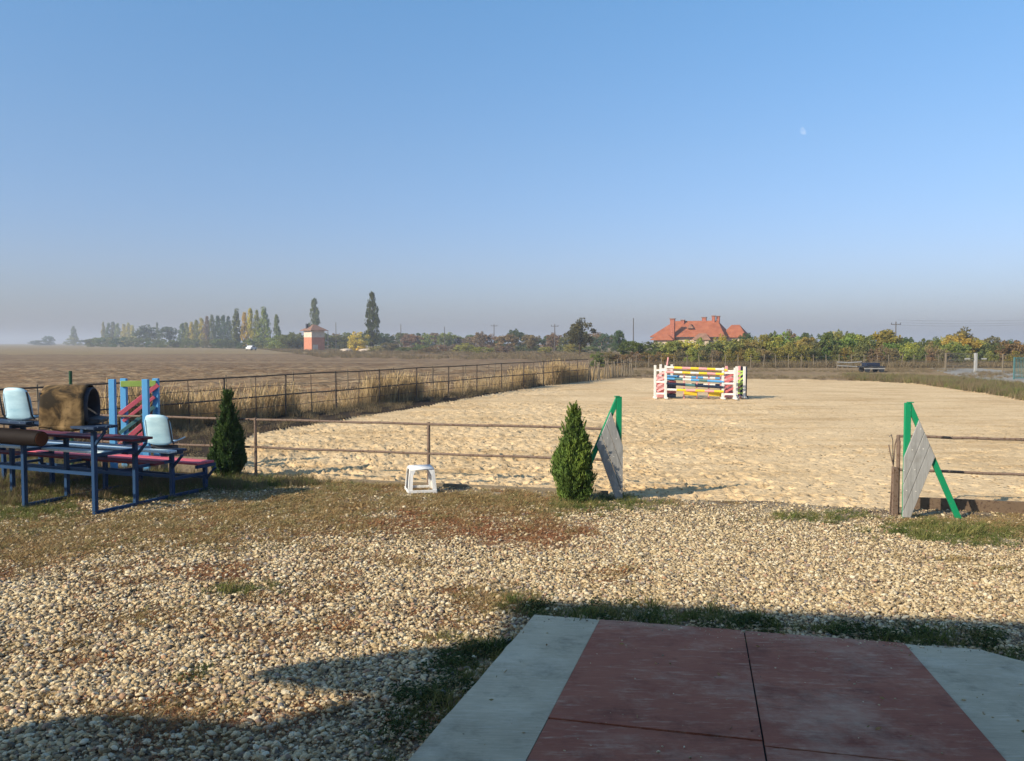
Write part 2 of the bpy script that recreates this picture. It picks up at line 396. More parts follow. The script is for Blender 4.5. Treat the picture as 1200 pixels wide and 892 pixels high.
# gravel yard earth
m = Mat('gravel_earth', .95).pos(); vc = m.vor(38, out='Color'); vdist = m.vor(38)
sep = m.n('ShaderNodeSeparateColor'); m.l(vc, sep.inputs[0])
st = m.ramp(sep.outputs[0], [(0, (.10, .08, .06)), (.4, (.24, .19, .13)), (1, (.40, .33, .23))])
m.color(m.mix(m.mix(st, (.46, .37, .24), .35), (.12, .078, .048), m.ramp(m.noise(1.6, 5), [(.42, 0), (.60, .85)]))); m.bump(m.math('SUBTRACT', 1, vdist), .7, .02); M_earth = m.m
# arena sand
m = Mat('arena_sand', .95, .1).pos(); n = m.noise(.35, 4); n2 = m.noise(14, 5, .7); n3 = m.noise(3.2, 4, .65)
c = m.ramp(n, [(.35, (.61, .445, .255)), (.65, (.72, .54, .325))])
c = m.mix(c, m.mix(c, (.74, .69, .62), 1, 'MULTIPLY'), m.ramp(n3, [(.30, .75), (.48, 0)]))
c = m.mix(c, m.mix(c, (.6, .55, .5), 1, 'MULTIPLY'), m.ramp(n2, [(.33, .6), (.45, 0)]))
# churned outer track sand, browner; dark specks paint hoof-pit shade into the colour
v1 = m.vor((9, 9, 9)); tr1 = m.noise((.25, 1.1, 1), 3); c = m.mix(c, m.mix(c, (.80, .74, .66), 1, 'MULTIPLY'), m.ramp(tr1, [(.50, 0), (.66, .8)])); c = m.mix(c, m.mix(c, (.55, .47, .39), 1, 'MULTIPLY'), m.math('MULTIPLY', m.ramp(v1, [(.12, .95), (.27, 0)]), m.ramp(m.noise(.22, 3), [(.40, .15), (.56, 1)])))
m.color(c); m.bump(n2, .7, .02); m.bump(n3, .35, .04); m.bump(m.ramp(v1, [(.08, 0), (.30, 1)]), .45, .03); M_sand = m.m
# ploughed soil
m = Mat('ploughed_soil', .95, .1).pos()
big = m.noise((.012, .22, 1), 3); n = m.noise((.6, 1.6, 1), 5, .7); n2 = m.noise(5, 5, .7)
c = m.ramp(n, [(.32, (.065, .040, .024)), (.68, (.26, .165, .092))]); c = m.mix(c, (.30, .22, .135), m.ramp(big, [(.45, 0), (.65, .6)]))
c = m.mix(c, (.36, .27, .165), m.ramp(m.noise((.25, 3.2, 1), 4, .7), [(.52, 0), (.62, .85)]))
c = m.mix(c, (.42, .33, .20), m.ramp(m.noise((2.5, 14, 1), 4, .75), [(.58, 0), (.72, .6)]))
m.color(c); m.bump(n2, .6, .08); m.bump(n, .5, .2); M_plough = m.m
# dry grass ground
m = Mat('dry_grass_ground', .95, .1).pos(); n = m.noise(.12, 4); n2 = m.noise(4, 5, .7); n3 = m.noise((.05, .5, 1), 3)
c = m.ramp(n, [(.3, (.22, .155, .085)), (.5, (.30, .22, .12)), (.7, (.17, .15, .07))])
c = m.mix(c, (.36, .28, .16), m.ramp(n3, [(.5, 0), (.65, .6)])); c = m.mix(c, m.mix(c, .55, 1, 'MULTIPLY'), m.ramp(n2, [(.35, 1), (.5, 0)]))
m.color(c); m.bump(n2, .8, .08); M_drygr = m.m
m = Mat('bare_strip_soil', .95, .1).pos(); n = m.noise((.08, .5, 1), 4); n2 = m.noise(5, 5, .7)
c = m.ramp(n, [(.3, (.22, .15, .085)), (.55, (.31, .22, .125)), (.7, (.22, .18, .08))]); c = m.mix(c, m.mix(c, .55, 1, 'MULTIPLY'), m.ramp(n2, [(.35, 1), (.5, 0)]))
m.color(c); m.bump(n2, .8, .06); M_bare = m.m
m = Mat('verge_soil_shade', .95, .1).pos(); n = m.noise(1.5, 4); n2 = m.noise(9, 5, .7); c = m.ramp(n, [(.3, (.03, .022, .016)), (.7, (.06, .042, .028))]); m.color(m.mix(c, (.13, .10, .06), m.ramp(n2, [(.60, 0), (.75, .6)]))); m.bump(n2, .9, .05); M_verge = m.m  # near-black soil tone, with the shade cast by the reeds painted in
m = Mat('road_asphalt', .9).pos(); m.color(m.mix((.25, .235, .205), (.32, .30, .27), m.noise(2, 5))); m.bump(m.noise(60), .4, .01); M_road = m.m
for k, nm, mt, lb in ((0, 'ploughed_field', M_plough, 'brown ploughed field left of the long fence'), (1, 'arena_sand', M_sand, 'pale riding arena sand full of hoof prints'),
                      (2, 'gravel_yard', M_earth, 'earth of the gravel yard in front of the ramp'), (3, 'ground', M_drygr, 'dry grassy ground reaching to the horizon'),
                      (4, 'road', M_road, 'grey drive at the gate beyond the arena'), (5, 'bare_strip', M_bare, 'brown strip of bare soil behind the arena'), (6, 'dark_verge', M_verge, 'dark trampled soil verge with painted-in shade between the long fence and the sand')):
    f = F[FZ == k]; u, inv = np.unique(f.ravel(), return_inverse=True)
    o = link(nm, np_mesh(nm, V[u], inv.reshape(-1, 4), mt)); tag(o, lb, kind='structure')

# ------------------------------------------------------------------ ramp (concrete slab, red painted middle)
RS = .0856; RD = Vector((.236, 1, 0)).normalized(); RU = Vector((RD.y, -RD.x, 0))
RO = g(703, 733)                         # left red corner at the front edge
def rp(a, b, dz=0):                      # a to the right along the edge, b towards the building
    p = RO + RU * a - RD * b; return Vector((p.x, p.y, .045 + b * RS + dz))
WL = (g(625, 729) - RO).length; WM = (g(872, 747) - RO).length; WR = (g(1060, 762) - RO).length; WE = (g(1155, 768) - RO).length
def conc(name, c1, c2, scr):
    m = Mat(name, .85).pos(); n = m.noise(2.2, 6, .65); n2 = m.noise((8, 70, 8), 4, .7); n3 = m.noise(90, 3)
    m.co = m.map((1, 1, 1)); c = m.mix(c1, c2, m.ramp(n, [(.3, 0), (.7, 1)]))
    c = m.mix(c, scr, m.ramp(m.noise((5, 22, 5), 5, .75), [(.54, 0), (.72, .55)]))
    c = m.mix(c, mul(c1, .5), m.ramp(m.noise(3.3, 5, .7), [(.52, 0), (.68, .6)]))
    c = m.mix(c, mul(c1, .35), m.ramp(m.vor(1.6), [(.012, .8), (.03, 0)]))
    c = m.mix(c, m.mix(c, .78, 1, 'MULTIPLY'), m.ramp(m.noise((7, 85, 7), 3, .7), [(.42, 0), (.60, .55)])); c = m.mix(c, scr, m.ramp(m.noise(.9, 6, .75), [(.50, 0), (.70, .55)]))
    m.color(c); m.bump(n2, .5, .01); m.bump(n3, .3, .004); m.bump(m.noise(1.4, 4), .4, .03); return m.m
M_conc = conc('concrete', (.46, .375, .25), (.64, .53, .365), (.76, .67, .51))
M_redc = conc('red_concrete', (.31, .092, .052), (.43, .15, .085), (.62, .44, .31))
ramp = empty('ramp', RO, 0, 'concrete ramp with red painted middle and grey sides in the front', 'ramp'); ramp['kind'] = 'structure'
for k_ in ('label', 'category'): 
    pass
del ramp['category']
def slab(name, a0, a1, b0, b1, mat, dz=0, steps=40, rag=None):
    """one cast slab: a grid top with slightly worn front edge and sides going down into the ground"""
    bm = bmesh.new(); top = []; bot = []
    outl = []
    n = steps
    for i in range(n + 1):
        a = a0 + (a1 - a0) * i / n; e = .012 * (random.random() - .5); outl.append((a, b0 + e if rag is None else b0 + rag(a)))
    for i in range(1, n + 1): outl.append((a1 + .008 * (random.random() - .5) * (a1 >= WR + .2), b0 + (b1 - b0) * i / n)) if rag is None else None
    if rag is None: outl += [(a0 + .010 * (random.random() - .5) * (a0 < -.2), b0 + (b1 - b0) * i / n) for i in range(n, 0, -1)]
    else: outl = outl + [(a1, b1), (a0, b1)]
    tv = [bm.verts.new(rp(a, b, dz) - RO) for a, b in outl]; bv = [bm.verts.new(rp(a, b, -b * RS - .35) - RO) for a, b in outl]
    bm.faces.new(tv)
    for i in range(len(tv)): bm.faces.new((tv[i], bv[i], bv[(i + 1) % len(tv)], tv[(i + 1) % len(tv)]))
    bmesh.ops.recalc_face_normals(bm, faces=bm.faces)
    me = bpy.data.meshes.new(name); bm.to_mesh(me); bm.free(); me.materials.append(mat)
    return link(name, me, ramp)
JB = 2.15                                 # cross joint
slab('grey_slab', -WL, -.004, -.01, 6.2, M_conc, -.002)
slab('red_panel', 0, WM - .005, 0, JB - .005, M_redc, .003)
slab('red_panel', WM + .005, WR, 0, JB + .06, M_redc, .001)
slab('red_panel', 0, WM - .005, JB + .005, 6.2, M_redc, -.003)
slab('red_panel', WM + .005, WR, JB + .069, 6.2, M_redc, -.002)
# worn right hand slab whose outer corner has broken away
def rag(a):
    t = max(0, (a - (WE - .05))); return (t * 1.15 + .05 * (vnoise(np.array(a * 7), np.array(2.), 4) - .5) + .015 * random.random()) * 1.0
slab('grey_slab', WR + .004, WR + 1.75, 0, 6.2, M_conc, -.003, 60, rag)
jt = MB().beam(rp(WM, .0, -.03), rp(WM, 6.2, -.03), .05, .03); jt.v = [tuple(Vector(p) - RO) for p in jt.v]; jt.build('joint_filler', M_brown, ramp)

# ------------------------------------------------------------------ scattered small stuff
src_col = bpy.data.collections.new('scatter_sources')
def scatter(name, P, rot, scl, idx, sources, label, cat=None):
    me = bpy.data.meshes.new(name); me.vertices.add(len(P)); me.vertices.foreach_set('co', P.astype(np.float32).ravel())
    a = me.attributes.new('rot', 'FLOAT_VECTOR', 'POINT'); a.data.foreach_set('vector', rot.astype(np.float32).ravel())
    a = me.attributes.new('scl', 'FLOAT_VECTOR', 'POINT'); a.data.foreach_set('vector', scl.astype(np.float32).ravel())
    a = me.attributes.new('pick', 'INT', 'POINT'); a.data.foreach_set('value', idx.astype(np.int32))
    o = link(name, me); tag(o, label, cat, kind='stuff')
    c = bpy.data.collections.new(name + '_kinds')
    for s in sources: c.objects.link(s)
    ng = bpy.data.node_groups.new(name, 'GeometryNodeTree')
    ng.interface.new_socket('Geometry', in_out='INPUT', socket_type='NodeSocketGeometry'); ng.interface.new_socket('Geometry', in_out='OUTPUT', socket_type='NodeSocketGeometry')
    N = ng.nodes; gi = N.new('NodeGroupInput'); go = N.new('NodeGroupOutput'); ip = N.new('GeometryNodeInstanceOnPoints')
    ci = N.new('GeometryNodeCollectionInfo'); ci.inputs[0].default_value = c; ci.inputs[1].default_value = True; ci.inputs[2].default_value = True
    def na(nm, t): x = N.new('GeometryNodeInputNamedAttribute'); x.data_type = t; x.inputs[0].default_value = nm; return x.outputs[0]
    L = ng.links
    L.new(gi.outputs[0], ip.inputs['Points']); L.new(ci.outputs[0], ip.inputs['Instance']); ip.inputs['Pick Instance'].default_value = True
    L.new(na('pick', 'INT'), ip.inputs['Instance Index']); L.new(na('rot', 'FLOAT_VECTOR'), ip.inputs['Rotation']); L.new(na('scl', 'FLOAT_VECTOR'), ip.inputs['Scale'])
    L.new(ip.outputs[0], go.inputs[0])
    md = o.modifiers.new('scatter', 'NODES'); md.node_group = ng
    return o
def srcs(meshes): return [bpy.data.objects.new(m.name, m) for m in meshes]

# ---- gravel stones
m = Mat('gravel_stone', .75, .3); oi = m.n('ShaderNodeObjectInfo')
c = m.ramp(oi.outputs['Random'], [(0, (.17, .14, .11)), (.16, (.34, .25, .14)), (.40, (.58, .44, .25)), (.66, (.72, .575, .35)), (.86, (.80, .71, .52)), (.94, (.48, .28, .16)), (1, (.22, .22, .22))])
m.color(m.mix(c, m.mix(c, .7, 1, 'MULTIPLY'), m.noise(1.3, 4))); m.bump(m.noise(3, 4), .3, .1); M_stone = m.m
stones = []
for k in range(7):
    bm = bmesh.new(); bmesh.ops.create_icosphere(bm, subdivisions=1 if k % 2 else 2, radius=1)
    sx, sy, sz = 1, random.uniform(.55, .9), random.uniform(.34, .62)
    for v in bm.verts:
        j = 1 + .34 * (random.random() - .5) * (1.5 if k % 2 else .7); v.co = Vector((v.co.x * sx * j, v.co.y * sy * j, v.co.z * sz * j))
    me = bpy.data.meshes.new('pebble'); bm.to_mesh(me); bm.free(); me.materials.append(M_stone)
    if k % 3 == 0: me.polygons.foreach_set('use_smooth', [True] * len(me.polygons))
    stones.append(me)
ramp_poly = [rp(-WL, 0), rp(WE, 0), rp(WR + 1.7, .75), rp(WR + 1.7, 6.2), rp(-WL, 6.2)]
def cand(n, x0, x1, y0, y1):
    x = rng.uniform(x0, x1, n); y = rng.uniform(y0, y1, n); k = (np.abs(x) < .66 * y + 1.2); return x[k], y[k]
x, y = cand(980000, -9.5, 9.5, 3.0, 13.5)
den = np.clip((14 - y) / 5.5, .42, 1); n = fbm(x * .9, y * .9, 91, 3)
vv = veg(x, y)
nd = (x - on_near(600).x) * (-ud.y) + (y - on_near(600).y) * ud.x
rimf = np.clip((-nd - .25) / 1.0, 0, 1)             # gravel thins out towards the fence
keep = (rng.random(len(x)) < den * (1 - .78 * np.clip(vv * 1.5, 0, 1)) * (.25 + .75 * rimf) * np.clip(.45 + n * 1.3, 0, 1)) & ~inpoly(x, y, ramp_poly) & (zone(x, y) == 2)
x, y = x[keep], y[keep]; N = len(x)
s = np.exp(rng.normal(math.log(.0092), .50, N)) * np.clip(1.05 - .045 * x, .80, 1.14); s = np.clip(s, .004, .027) * np.clip(1.12 - (y - 4) * .018, .9, 1.2)
P = np.stack([x, y, height(x, y, np.full(N, 2)) + s * .28 + rng.random(N) * .010], 1)
rot = np.stack([rng.normal(0, .3, N), rng.normal(0, .3, N), rng.random(N) * 6.28], 1)
scatter('gravel', P, rot, np.stack([s, s, s], 1), rng.integers(0, 7, N), srcs(stones), 'cream and tan gravel stones covering the yard')

aa = np.concatenate([rng.uniform(-WL, WR + 1.2, 260), rng.uniform(-WL, WR + 1.0, 240)]); bb_ = np.concatenate([rng.uniform(.02, 3.6, 260), np.abs(rng.normal(0, .09, 240)) + .01]); nn_ = len(aa)
P = np.array([tuple(rp(a_, b_, .003)) for a_, b_ in zip(aa, bb_)]); s = np.clip(np.exp(rng.normal(math.log(.0045), .5, nn_)), .0018, .014)
scatter('stray_grit', P, np.stack([s * 0, s * 0, rng.random(nn_) * 6.28], 1), np.stack([s, s, s], 1), rng.integers(0, 7, nn_), srcs([m_.copy() for m_ in stones]), 'stray small stones lying on the ramp')
# ---- blades and weeds
def tuft_mesh(name, mat, n, h, spread, width, lean=.6, seg=2, flat=0, head=0):
    Vv = []; Ff = []
    for i in range(n):
        a = random.random() * 6.28; rr = spread * random.random() ** .7; bx, by = rr * math.cos(a), rr * math.sin(a)
        hh = h * random.uniform(.45, 1.1); t = random.random() * 6.28; ln = lean * random.uniform(.2, 1.1) * hh; wx, wy = -math.sin(t + 1) * width / 2, math.cos(t + 1) * width / 2
        k = len(Vv)
        for sgm in range(seg + 1):
            f = sgm / seg; px = bx + math.cos(t) * ln * f ** 1.7; py = by + math.sin(t) * ln * f ** 1.7; pz = hh * (f - flat * f * f * .7)
            wf = (1 - f * .85) if sgm < seg else .12
            if head and sgm >= seg - 1: wf = head
            Vv += [(px - wx * wf, py - wy * wf, pz), (px + wx * wf, py + wy * wf, pz)]
        for sgm in range(seg): b = k + 2 * sgm; Ff.append((b, b + 1, b + 3, b + 2))
    return np_mesh(name, np.array(Vv), np.array(Ff), mat, False)
def leafy_mesh(name, mat, n, r, h, ls):
    Vv = []; Ff = []
    for i in range(n):
        a = random.random() * 6.28; rr = r * random.random() ** .6; c = Vector((rr * math.cos(a), rr * math.sin(a), h * random.random() * (1 - .5 * rr / r)))
        d = Vector((random.gauss(0, 1), random.gauss(0, 1), random.gauss(.2, .5))).normalized(); e = d.cross(Vector((random.random(), random.random(), random.random()))).normalized()
        k = len(Vv); q = ls * random.uniform(.6, 1.2)
        Vv += [tuple(c - d * q), tuple(c - e * q * .38), tuple(c + d * q), tuple(c + e * q * .38)]; Ff.append((k, k + 1, k + 2, k + 3))
    return np_mesh(name, np.array(Vv), np.array(Ff), mat, False)
def zof(x, y): return height(x, y, zone(x, y))
def weeds(name, kind, n0, meshes, smin, smax, label, power=1.3, area=(-9.5, 9.5, 3.0, 13.8), thr=.10):
    x, y = cand(n0, *area); vv = veg(x, y, kind); z = zone(x, y)
    k = (vv > thr) & (rng.random(len(x)) < vv ** power * 1.3) & ~inpoly(x, y, ramp_poly) & (z == 2); x, y, vv = x[k], y[k], vv[k]; N = len(x)
    s = rng.uniform(smin, smax, N) * (.55 + .6 * vv) * np.where(rng.random(N) < .12, 1.7, 1)
    scatter(name, np.stack([x, y, zof(x, y)], 1), np.stack([rng.normal(0, .1, N), rng.normal(0, .1, N), rng.random(N) * 6.28], 1),
            np.stack([s, s, s * rng.uniform(.7, 1.2, N)], 1), rng.integers(0, len(meshes), N), srcs(meshes), label)
dry = [tuft_mesh('dry_weed', M_dry, 34, .05, .07, .0045, 1.3, 2, .5) for _ in range(3)] + [leafy_mesh('dry_leaf', M_dry, 40, .08, .03, .010)]
redm = [tuft_mesh('red_weed', M_red, 38, .04, .08, .004, 1.6, 2, .6) for _ in range(3)] + [leafy_mesh('red_leaf', M_red, 46, .09, .03, .009)]
grn = [tuft_mesh('grass_blades', M_green, 30, .06, .06, .0045, .9) for _ in range(3)] + [leafy_mesh('green_leaf', M_green, 30, .07, .03, .011)]
weeds('dry_weeds', 'dry', 60000, dry, .7, 1.3, 'low brown dried weeds growing over the gravel')
weeds('reddish_weeds', 'red', 60000, redm, .7, 1.3, 'low reddish brown weeds in patches on the gravel')
weeds('green_grass', 'green', 42000, grn, .7, 1.35, 'short green grass beside the ramp and fence')
# sparse small weeds everywhere between the stones
x, y = cand(5200, -9.5, 9.5, 3.0, 13); k = (fbm(x * 1.1, y * 1.1, 14, 3) > .5) & ~inpoly(x, y, ramp_poly) & (zone(x, y) == 2) & ((x < 1.5) | (rng.random(len(x)) < .12)); x, y = x[k], y[k]; N = len(x)
s = rng.uniform(.4, .95, N); scatter('sparse_weeds', np.stack([x, y, zof(x, y)], 1), np.stack([s * 0, s * 0, rng.random(N) * 6.28], 1), np.stack([s, s, s], 1), rng.integers(0, 4, N), srcs([dry[0], redm[3], grn[3], redm[0]]), 'sparse small weeds coming up between the gravel stones')
# dark leafy clumps beside the ramp
clump = [leafy_mesh('weed_leaves', M_dkgreen, 150, .16, .13, .026) for _ in range(3)]
pts = []
for (px, py, n_, sp) in ((578, 762, 9, .12), (560, 770, 6, .12), (540, 790, 5, .16), (520, 815, 6, .14), (500, 830, 4, .12), (470, 862, 5, .14), (640, 722, 6, .2), (760, 730, 6, .3), (900, 742, 6, .35), (980, 742, 9, .3), (1060, 752, 12, .35), (1130, 758, 10, .25), (1170, 775, 12, .2), (1195, 790, 10, .2), (690, 712, 4, .2)):
    c = g(px, py)
    for q in range(n_): pts.append((c.x + random.gauss(0, sp), c.y + random.gauss(0, sp * .6), 0))
P = np.array(pts); ok = ~inpoly(P[:, 0] + .05, P[:, 1] - .06, ramp_poly); P = P[ok]; N = len(P); s = rng.uniform(.3, .85, N)
scatter('leafy_weeds', P, np.stack([s * 0, s * 0, rng.random(N) * 6.28], 1), np.stack([s, s, s * rng.uniform(.6, 1, N)], 1), rng.integers(0, 3, N), srcs(clump), 'dark green leafy weeds hugging the edges of the ramp')

x = rng.uniform(-1, 4.5, 70); y = rng.uniform(4.2, 6.3, 70); loc = [(a_, b_) for a_, b_ in zip(rng.uniform(-WL, WR + 1, 46), rng.uniform(.02, 3.4, 46) ** 1.2)]
lf_m = leafy_mesh('fallen_leaf', M_dry, 1, .001, .002, .022)
P = np.array([tuple(rp(a_, min(b_, 3.6), .008)) for a_, b_ in loc]); N = len(P); s = rng.uniform(.4, 1.1, N)
scatter('fallen_leaves', P, np.stack([rng.normal(0, .2, N), rng.normal(0, .2, N), rng.random(N) * 6.28], 1), np.stack([s, s, s], 1), np.zeros(N, int), srcs([lf_m]), 'a few fallen dry leaves on the ramp')
# ---- reeds behind the long fence, scrub and grass round the arena
reeds = [tuft_mesh('reed', M_reed, 22, 1.05, .22, .016, .22, 3, 0, .9) for _ in range(4)]
L = (LF1 - LF0).length; sdn = Vector((-vd.y, vd.x, 0))
t = rng.uniform(-1, L * 1.0, 2600); off = .12 + np.abs(rng.normal(0, .38, len(t))); cl = vnoise(t * .55, t * 0, 21)
k = rng.random(len(t)) < np.clip((cl - .38) * 2.2, .10, .8); t, off, cl = t[k], off[k], cl[k]; N = len(t)
x = LF0.x + vd.x * t + sdn.x * off; y = LF0.y + vd.y * t + sdn.y * off; s = rng.uniform(.35, 1.08, N) * (.66 + .5 * cl)
scatter('dry_reeds', np.stack([x, y, zof(x, y)], 1), np.stack([rng.normal(0, .08, N), rng.normal(0, .08, N), rng.random(N) * 6.28], 1), np.stack([s, s, s], 1), rng.integers(0, 4, N), srcs(reeds), 'tall golden dry reeds behind the long pipe fence')
low = [tuft_mesh('rough_grass', M_scrub, 40, .30, .28, .016, .6) for _ in range(3)] + [leafy_mesh('scrub_leaf', M_scrub, 70, .3, .25, .04)]
def belt(name, poly, n0, lo, hi, meshes, label, noise_s=.3, thr=.35):
    xs = [p.x for p in poly]; ys = [p.y for p in poly]; x = rng.uniform(min(xs), max(xs), n0); y = rng.uniform(min(ys), max(ys), n0)
    k = inpoly(x, y, poly) & (zone(x, y) != 1) & (fbm(x * noise_s, y * noise_s, 33, 3) > thr); x, y = x[k], y[k]; N = len(x); s = rng.uniform(lo, hi, N)
    scatter(name, np.stack([x, y, zof(x, y)], 1), np.stack([s * 0, s * 0, rng.random(N) * 6.28], 1), np.stack([s, s, s], 1), rng.integers(0, len(meshes), N), srcs(meshes), label)
fringe = [tuft_mesh('fringe_grass', M_green, 36, .30, .25, .016, .6), low[0], low[1], leafy_mesh('fringe_leaf', M_green, 60, .25, .22, .03)]
belt('arena_edge_weeds', [g(990, 441.5), g(1075, 443), g(1130, 447), g(1230, 456), g(1240, 473), g(1171, 465), g(1115, 457), g(1072, 450.5), g(1001, 447.5)], 5200, .6, 1.25, fringe, 'green and brown weeds along the right edge of the arena')
belt('strip_grass', bare_poly, 16000, .25, .7, low, 'thin dry grass on the bare strip behind the arena', .25, .5)
belt('fence_foot_grass', [LF0 - vd * 2 + sdn * -.15, LF1 + sdn * -.25, LF1 + sdn * 1.1, LF0 - vd * 2 + sdn * 1.3], 4200, .5, 1.1, low, 'low brown grass along the foot of the long fence', .5, .3)
belt('hedge_foot_scrub', [g(735, 431), g(1230, 431.5), g(1230, 423), g(745, 423)], 9000, 1.0, 2.4, low, 'brown scrub in front of the autumn hedge', .15, .25)
belt('field_edge_scrub', [g(380, 419), g(720, 423.5), g(740, 415), g(520, 411), g(300, 409)], 9000, 1.0, 2.4, low, 'brown scrub along the far edge of the field', .05, .35)
belt('verge_weeds', dark_poly, 5200, .3, .75, low, 'dull trampled grass on the dark verge inside the long fence', .5, .40)
belt('left_corner_grass', [Vector((-9.5, 10, 0)), Vector((-2.5, 13.0, 0)), Vector((-3.6, 15, 0)), Vector((-11, 17, 0))], 5000, .25, .6, fringe, 'short weeds under and around the bleachers', .8, .42)

# ------------------------------------------------------------------ fences
def fence(name, a, b, posts, rails, rpost, rrail, mat, label, hp, sag=0, jig=0, group=None):
    rt = empty(name, a, 0, label, 'fence', group); d = (b - a); L = d.length; dn = d.normalized()
    pm = MB().tube([(0, 0, -.2), (0, 0, hp)], rpost, 8).mesh('post', mat, True)
    for t in posts:
        j = random.uniform(-1, 1) * jig
        link('post', pm, rt, dn * t, (R(j), R(random.uniform(-1, 1) * jig), random.random()), (1, 1, 1 + random.uniform(-.01, .01)))
    for z in rails:
        n = 24; pts = [dn * (L * i / n) + Vector((0, 0, z + .012 * math.sin(i * 1.3 + z * 9) * (.0 if jig < .7 else .6) + random.uniform(-.006, .006))) for i in range(n + 1)]
        MB().tube(pts, rrail, 8).build('rail', mat, rt, True)
    return rt
pA = on_near(118); pB = on_near(727); LN = (pB - pA).length
near = fence('pipe_fence', pA, pB, [(on_near(300) - pA).length, (on_near(502) - pA).length, (on_near(724) - pA).length, .05], [.955, .50], .024, .019, M_rust,
             'rusty two rail pipe fence between the bleachers and the arena gateway', .975, 0, .6)
pC = on_near(1052) + Vector((0, .05, 0)); pD = on_near(1200) + ud * 4
rf = fence('pipe_fence', pC, pD, [.02, 2.6, 4.6], [.955, .50], .024, .019, M_rust, 'rusty two rail pipe fence right of the green and grey gate wing', .975, 0, .5)
n = int(L / 2.45); LE = LF1 - vd * 6.5
fence('long_fence', LF0 - vd * 5, LE, [i * 2.45 + .4 for i in range(int((LE - LF0 + vd * 5).length / 2.45) + 1)], [1.25, .66], .028, .02, M_fence,
      'long dark pipe fence between ploughed field and sandy arena', 1.27, 0, .8)
# thin wire mid line
lf_root = [o for o in COL.objects if o.name.startswith('long_fence')][0]; Lf = (LE - LF0 + vd * 5).length
for z in (.95, .34): MB().tube([vd * (Lf * i / 30) + Vector((0, 0, z + random.uniform(-.012, .012))) for i in range(31)], .007, 5).build('wire', M_wire, lf_root)
thin = MB().tube([(0, 0, -.1), (0, 0, 1.22)], .014, 6).mesh('stay', M_fence, True)
for i in range(int(Lf / 2.45)): link('stay', thin, lf_root, vd * (i * 2.45 + 1.62), (R(random.uniform(-2, 2)), R(random.uniform(-2, 2)), 0))
# second, thinner wire fence on the field side
fence('wire_fence', LF0 - vd * 5 + sdn_ * 2.3, LE + sdn_ * 2.3, [i * 3.1 + .9 for i in range(int(Lf / 3.1))], [1.12], .022, .006, M_stake, 'thin wire fence on pale posts behind the reeds', 1.2, 0, 1.5)
# stakes at the far end
sf = empty('stake_fence', LE, 0, 'row of weathered wooden stakes at the far end of the long fence', 'fence')
stk = MB().tube([(0, 0, -.2), (.01, 0, .6), (0, .01, 1.25)], [.05, .045, .035], 6).mesh('stake', M_stake)
q = 0.0
while q < 9.5:
    link('stake', stk, sf, vd * q + Vector((random.gauss(0, .05), random.gauss(0, .05), 0)), (R(random.gauss(0, 4)), R(random.gauss(0, 4)), random.random() * 6), (1, 1, random.uniform(.78, 1.02))); q += random.uniform(.35, .62)
MB().tube([vd * .0 + Vector((0, 0, .95)), vd * 9.4 + Vector((0, 0, .9))], .018, 6).build('wire', M_wire, sf)
# timber kickboards at the foot of the near fence
def board(name, a, b, h, mat, label, th=.045):
    rt = MB().beam(Vector((0, 0, h / 2 - .02)), (b - a) + Vector((0, 0, h / 2 - .02)), th, h).build(name, mat, None, False, .004); rt.location = a; return tag(rt, label, 'board')
o_ = Vector((ud.y, -ud.x, 0)) * .06
board('kickboard', on_near(1066) - o_ * 1.2, pD - o_, .16, M_timber, 'dark timber board on the ground below the right pipe fence')
board('kickboard', on_near(405) - o_, on_near(712) - o_, .055, M_stake, 'low sand covered board under the left pipe fence')
board('kickboard', on_near(128) - o_ * 2, on_near(262) - o_ * 2, .30, M_stake, 'grey timber board behind the pink bench and left thuja', .05)

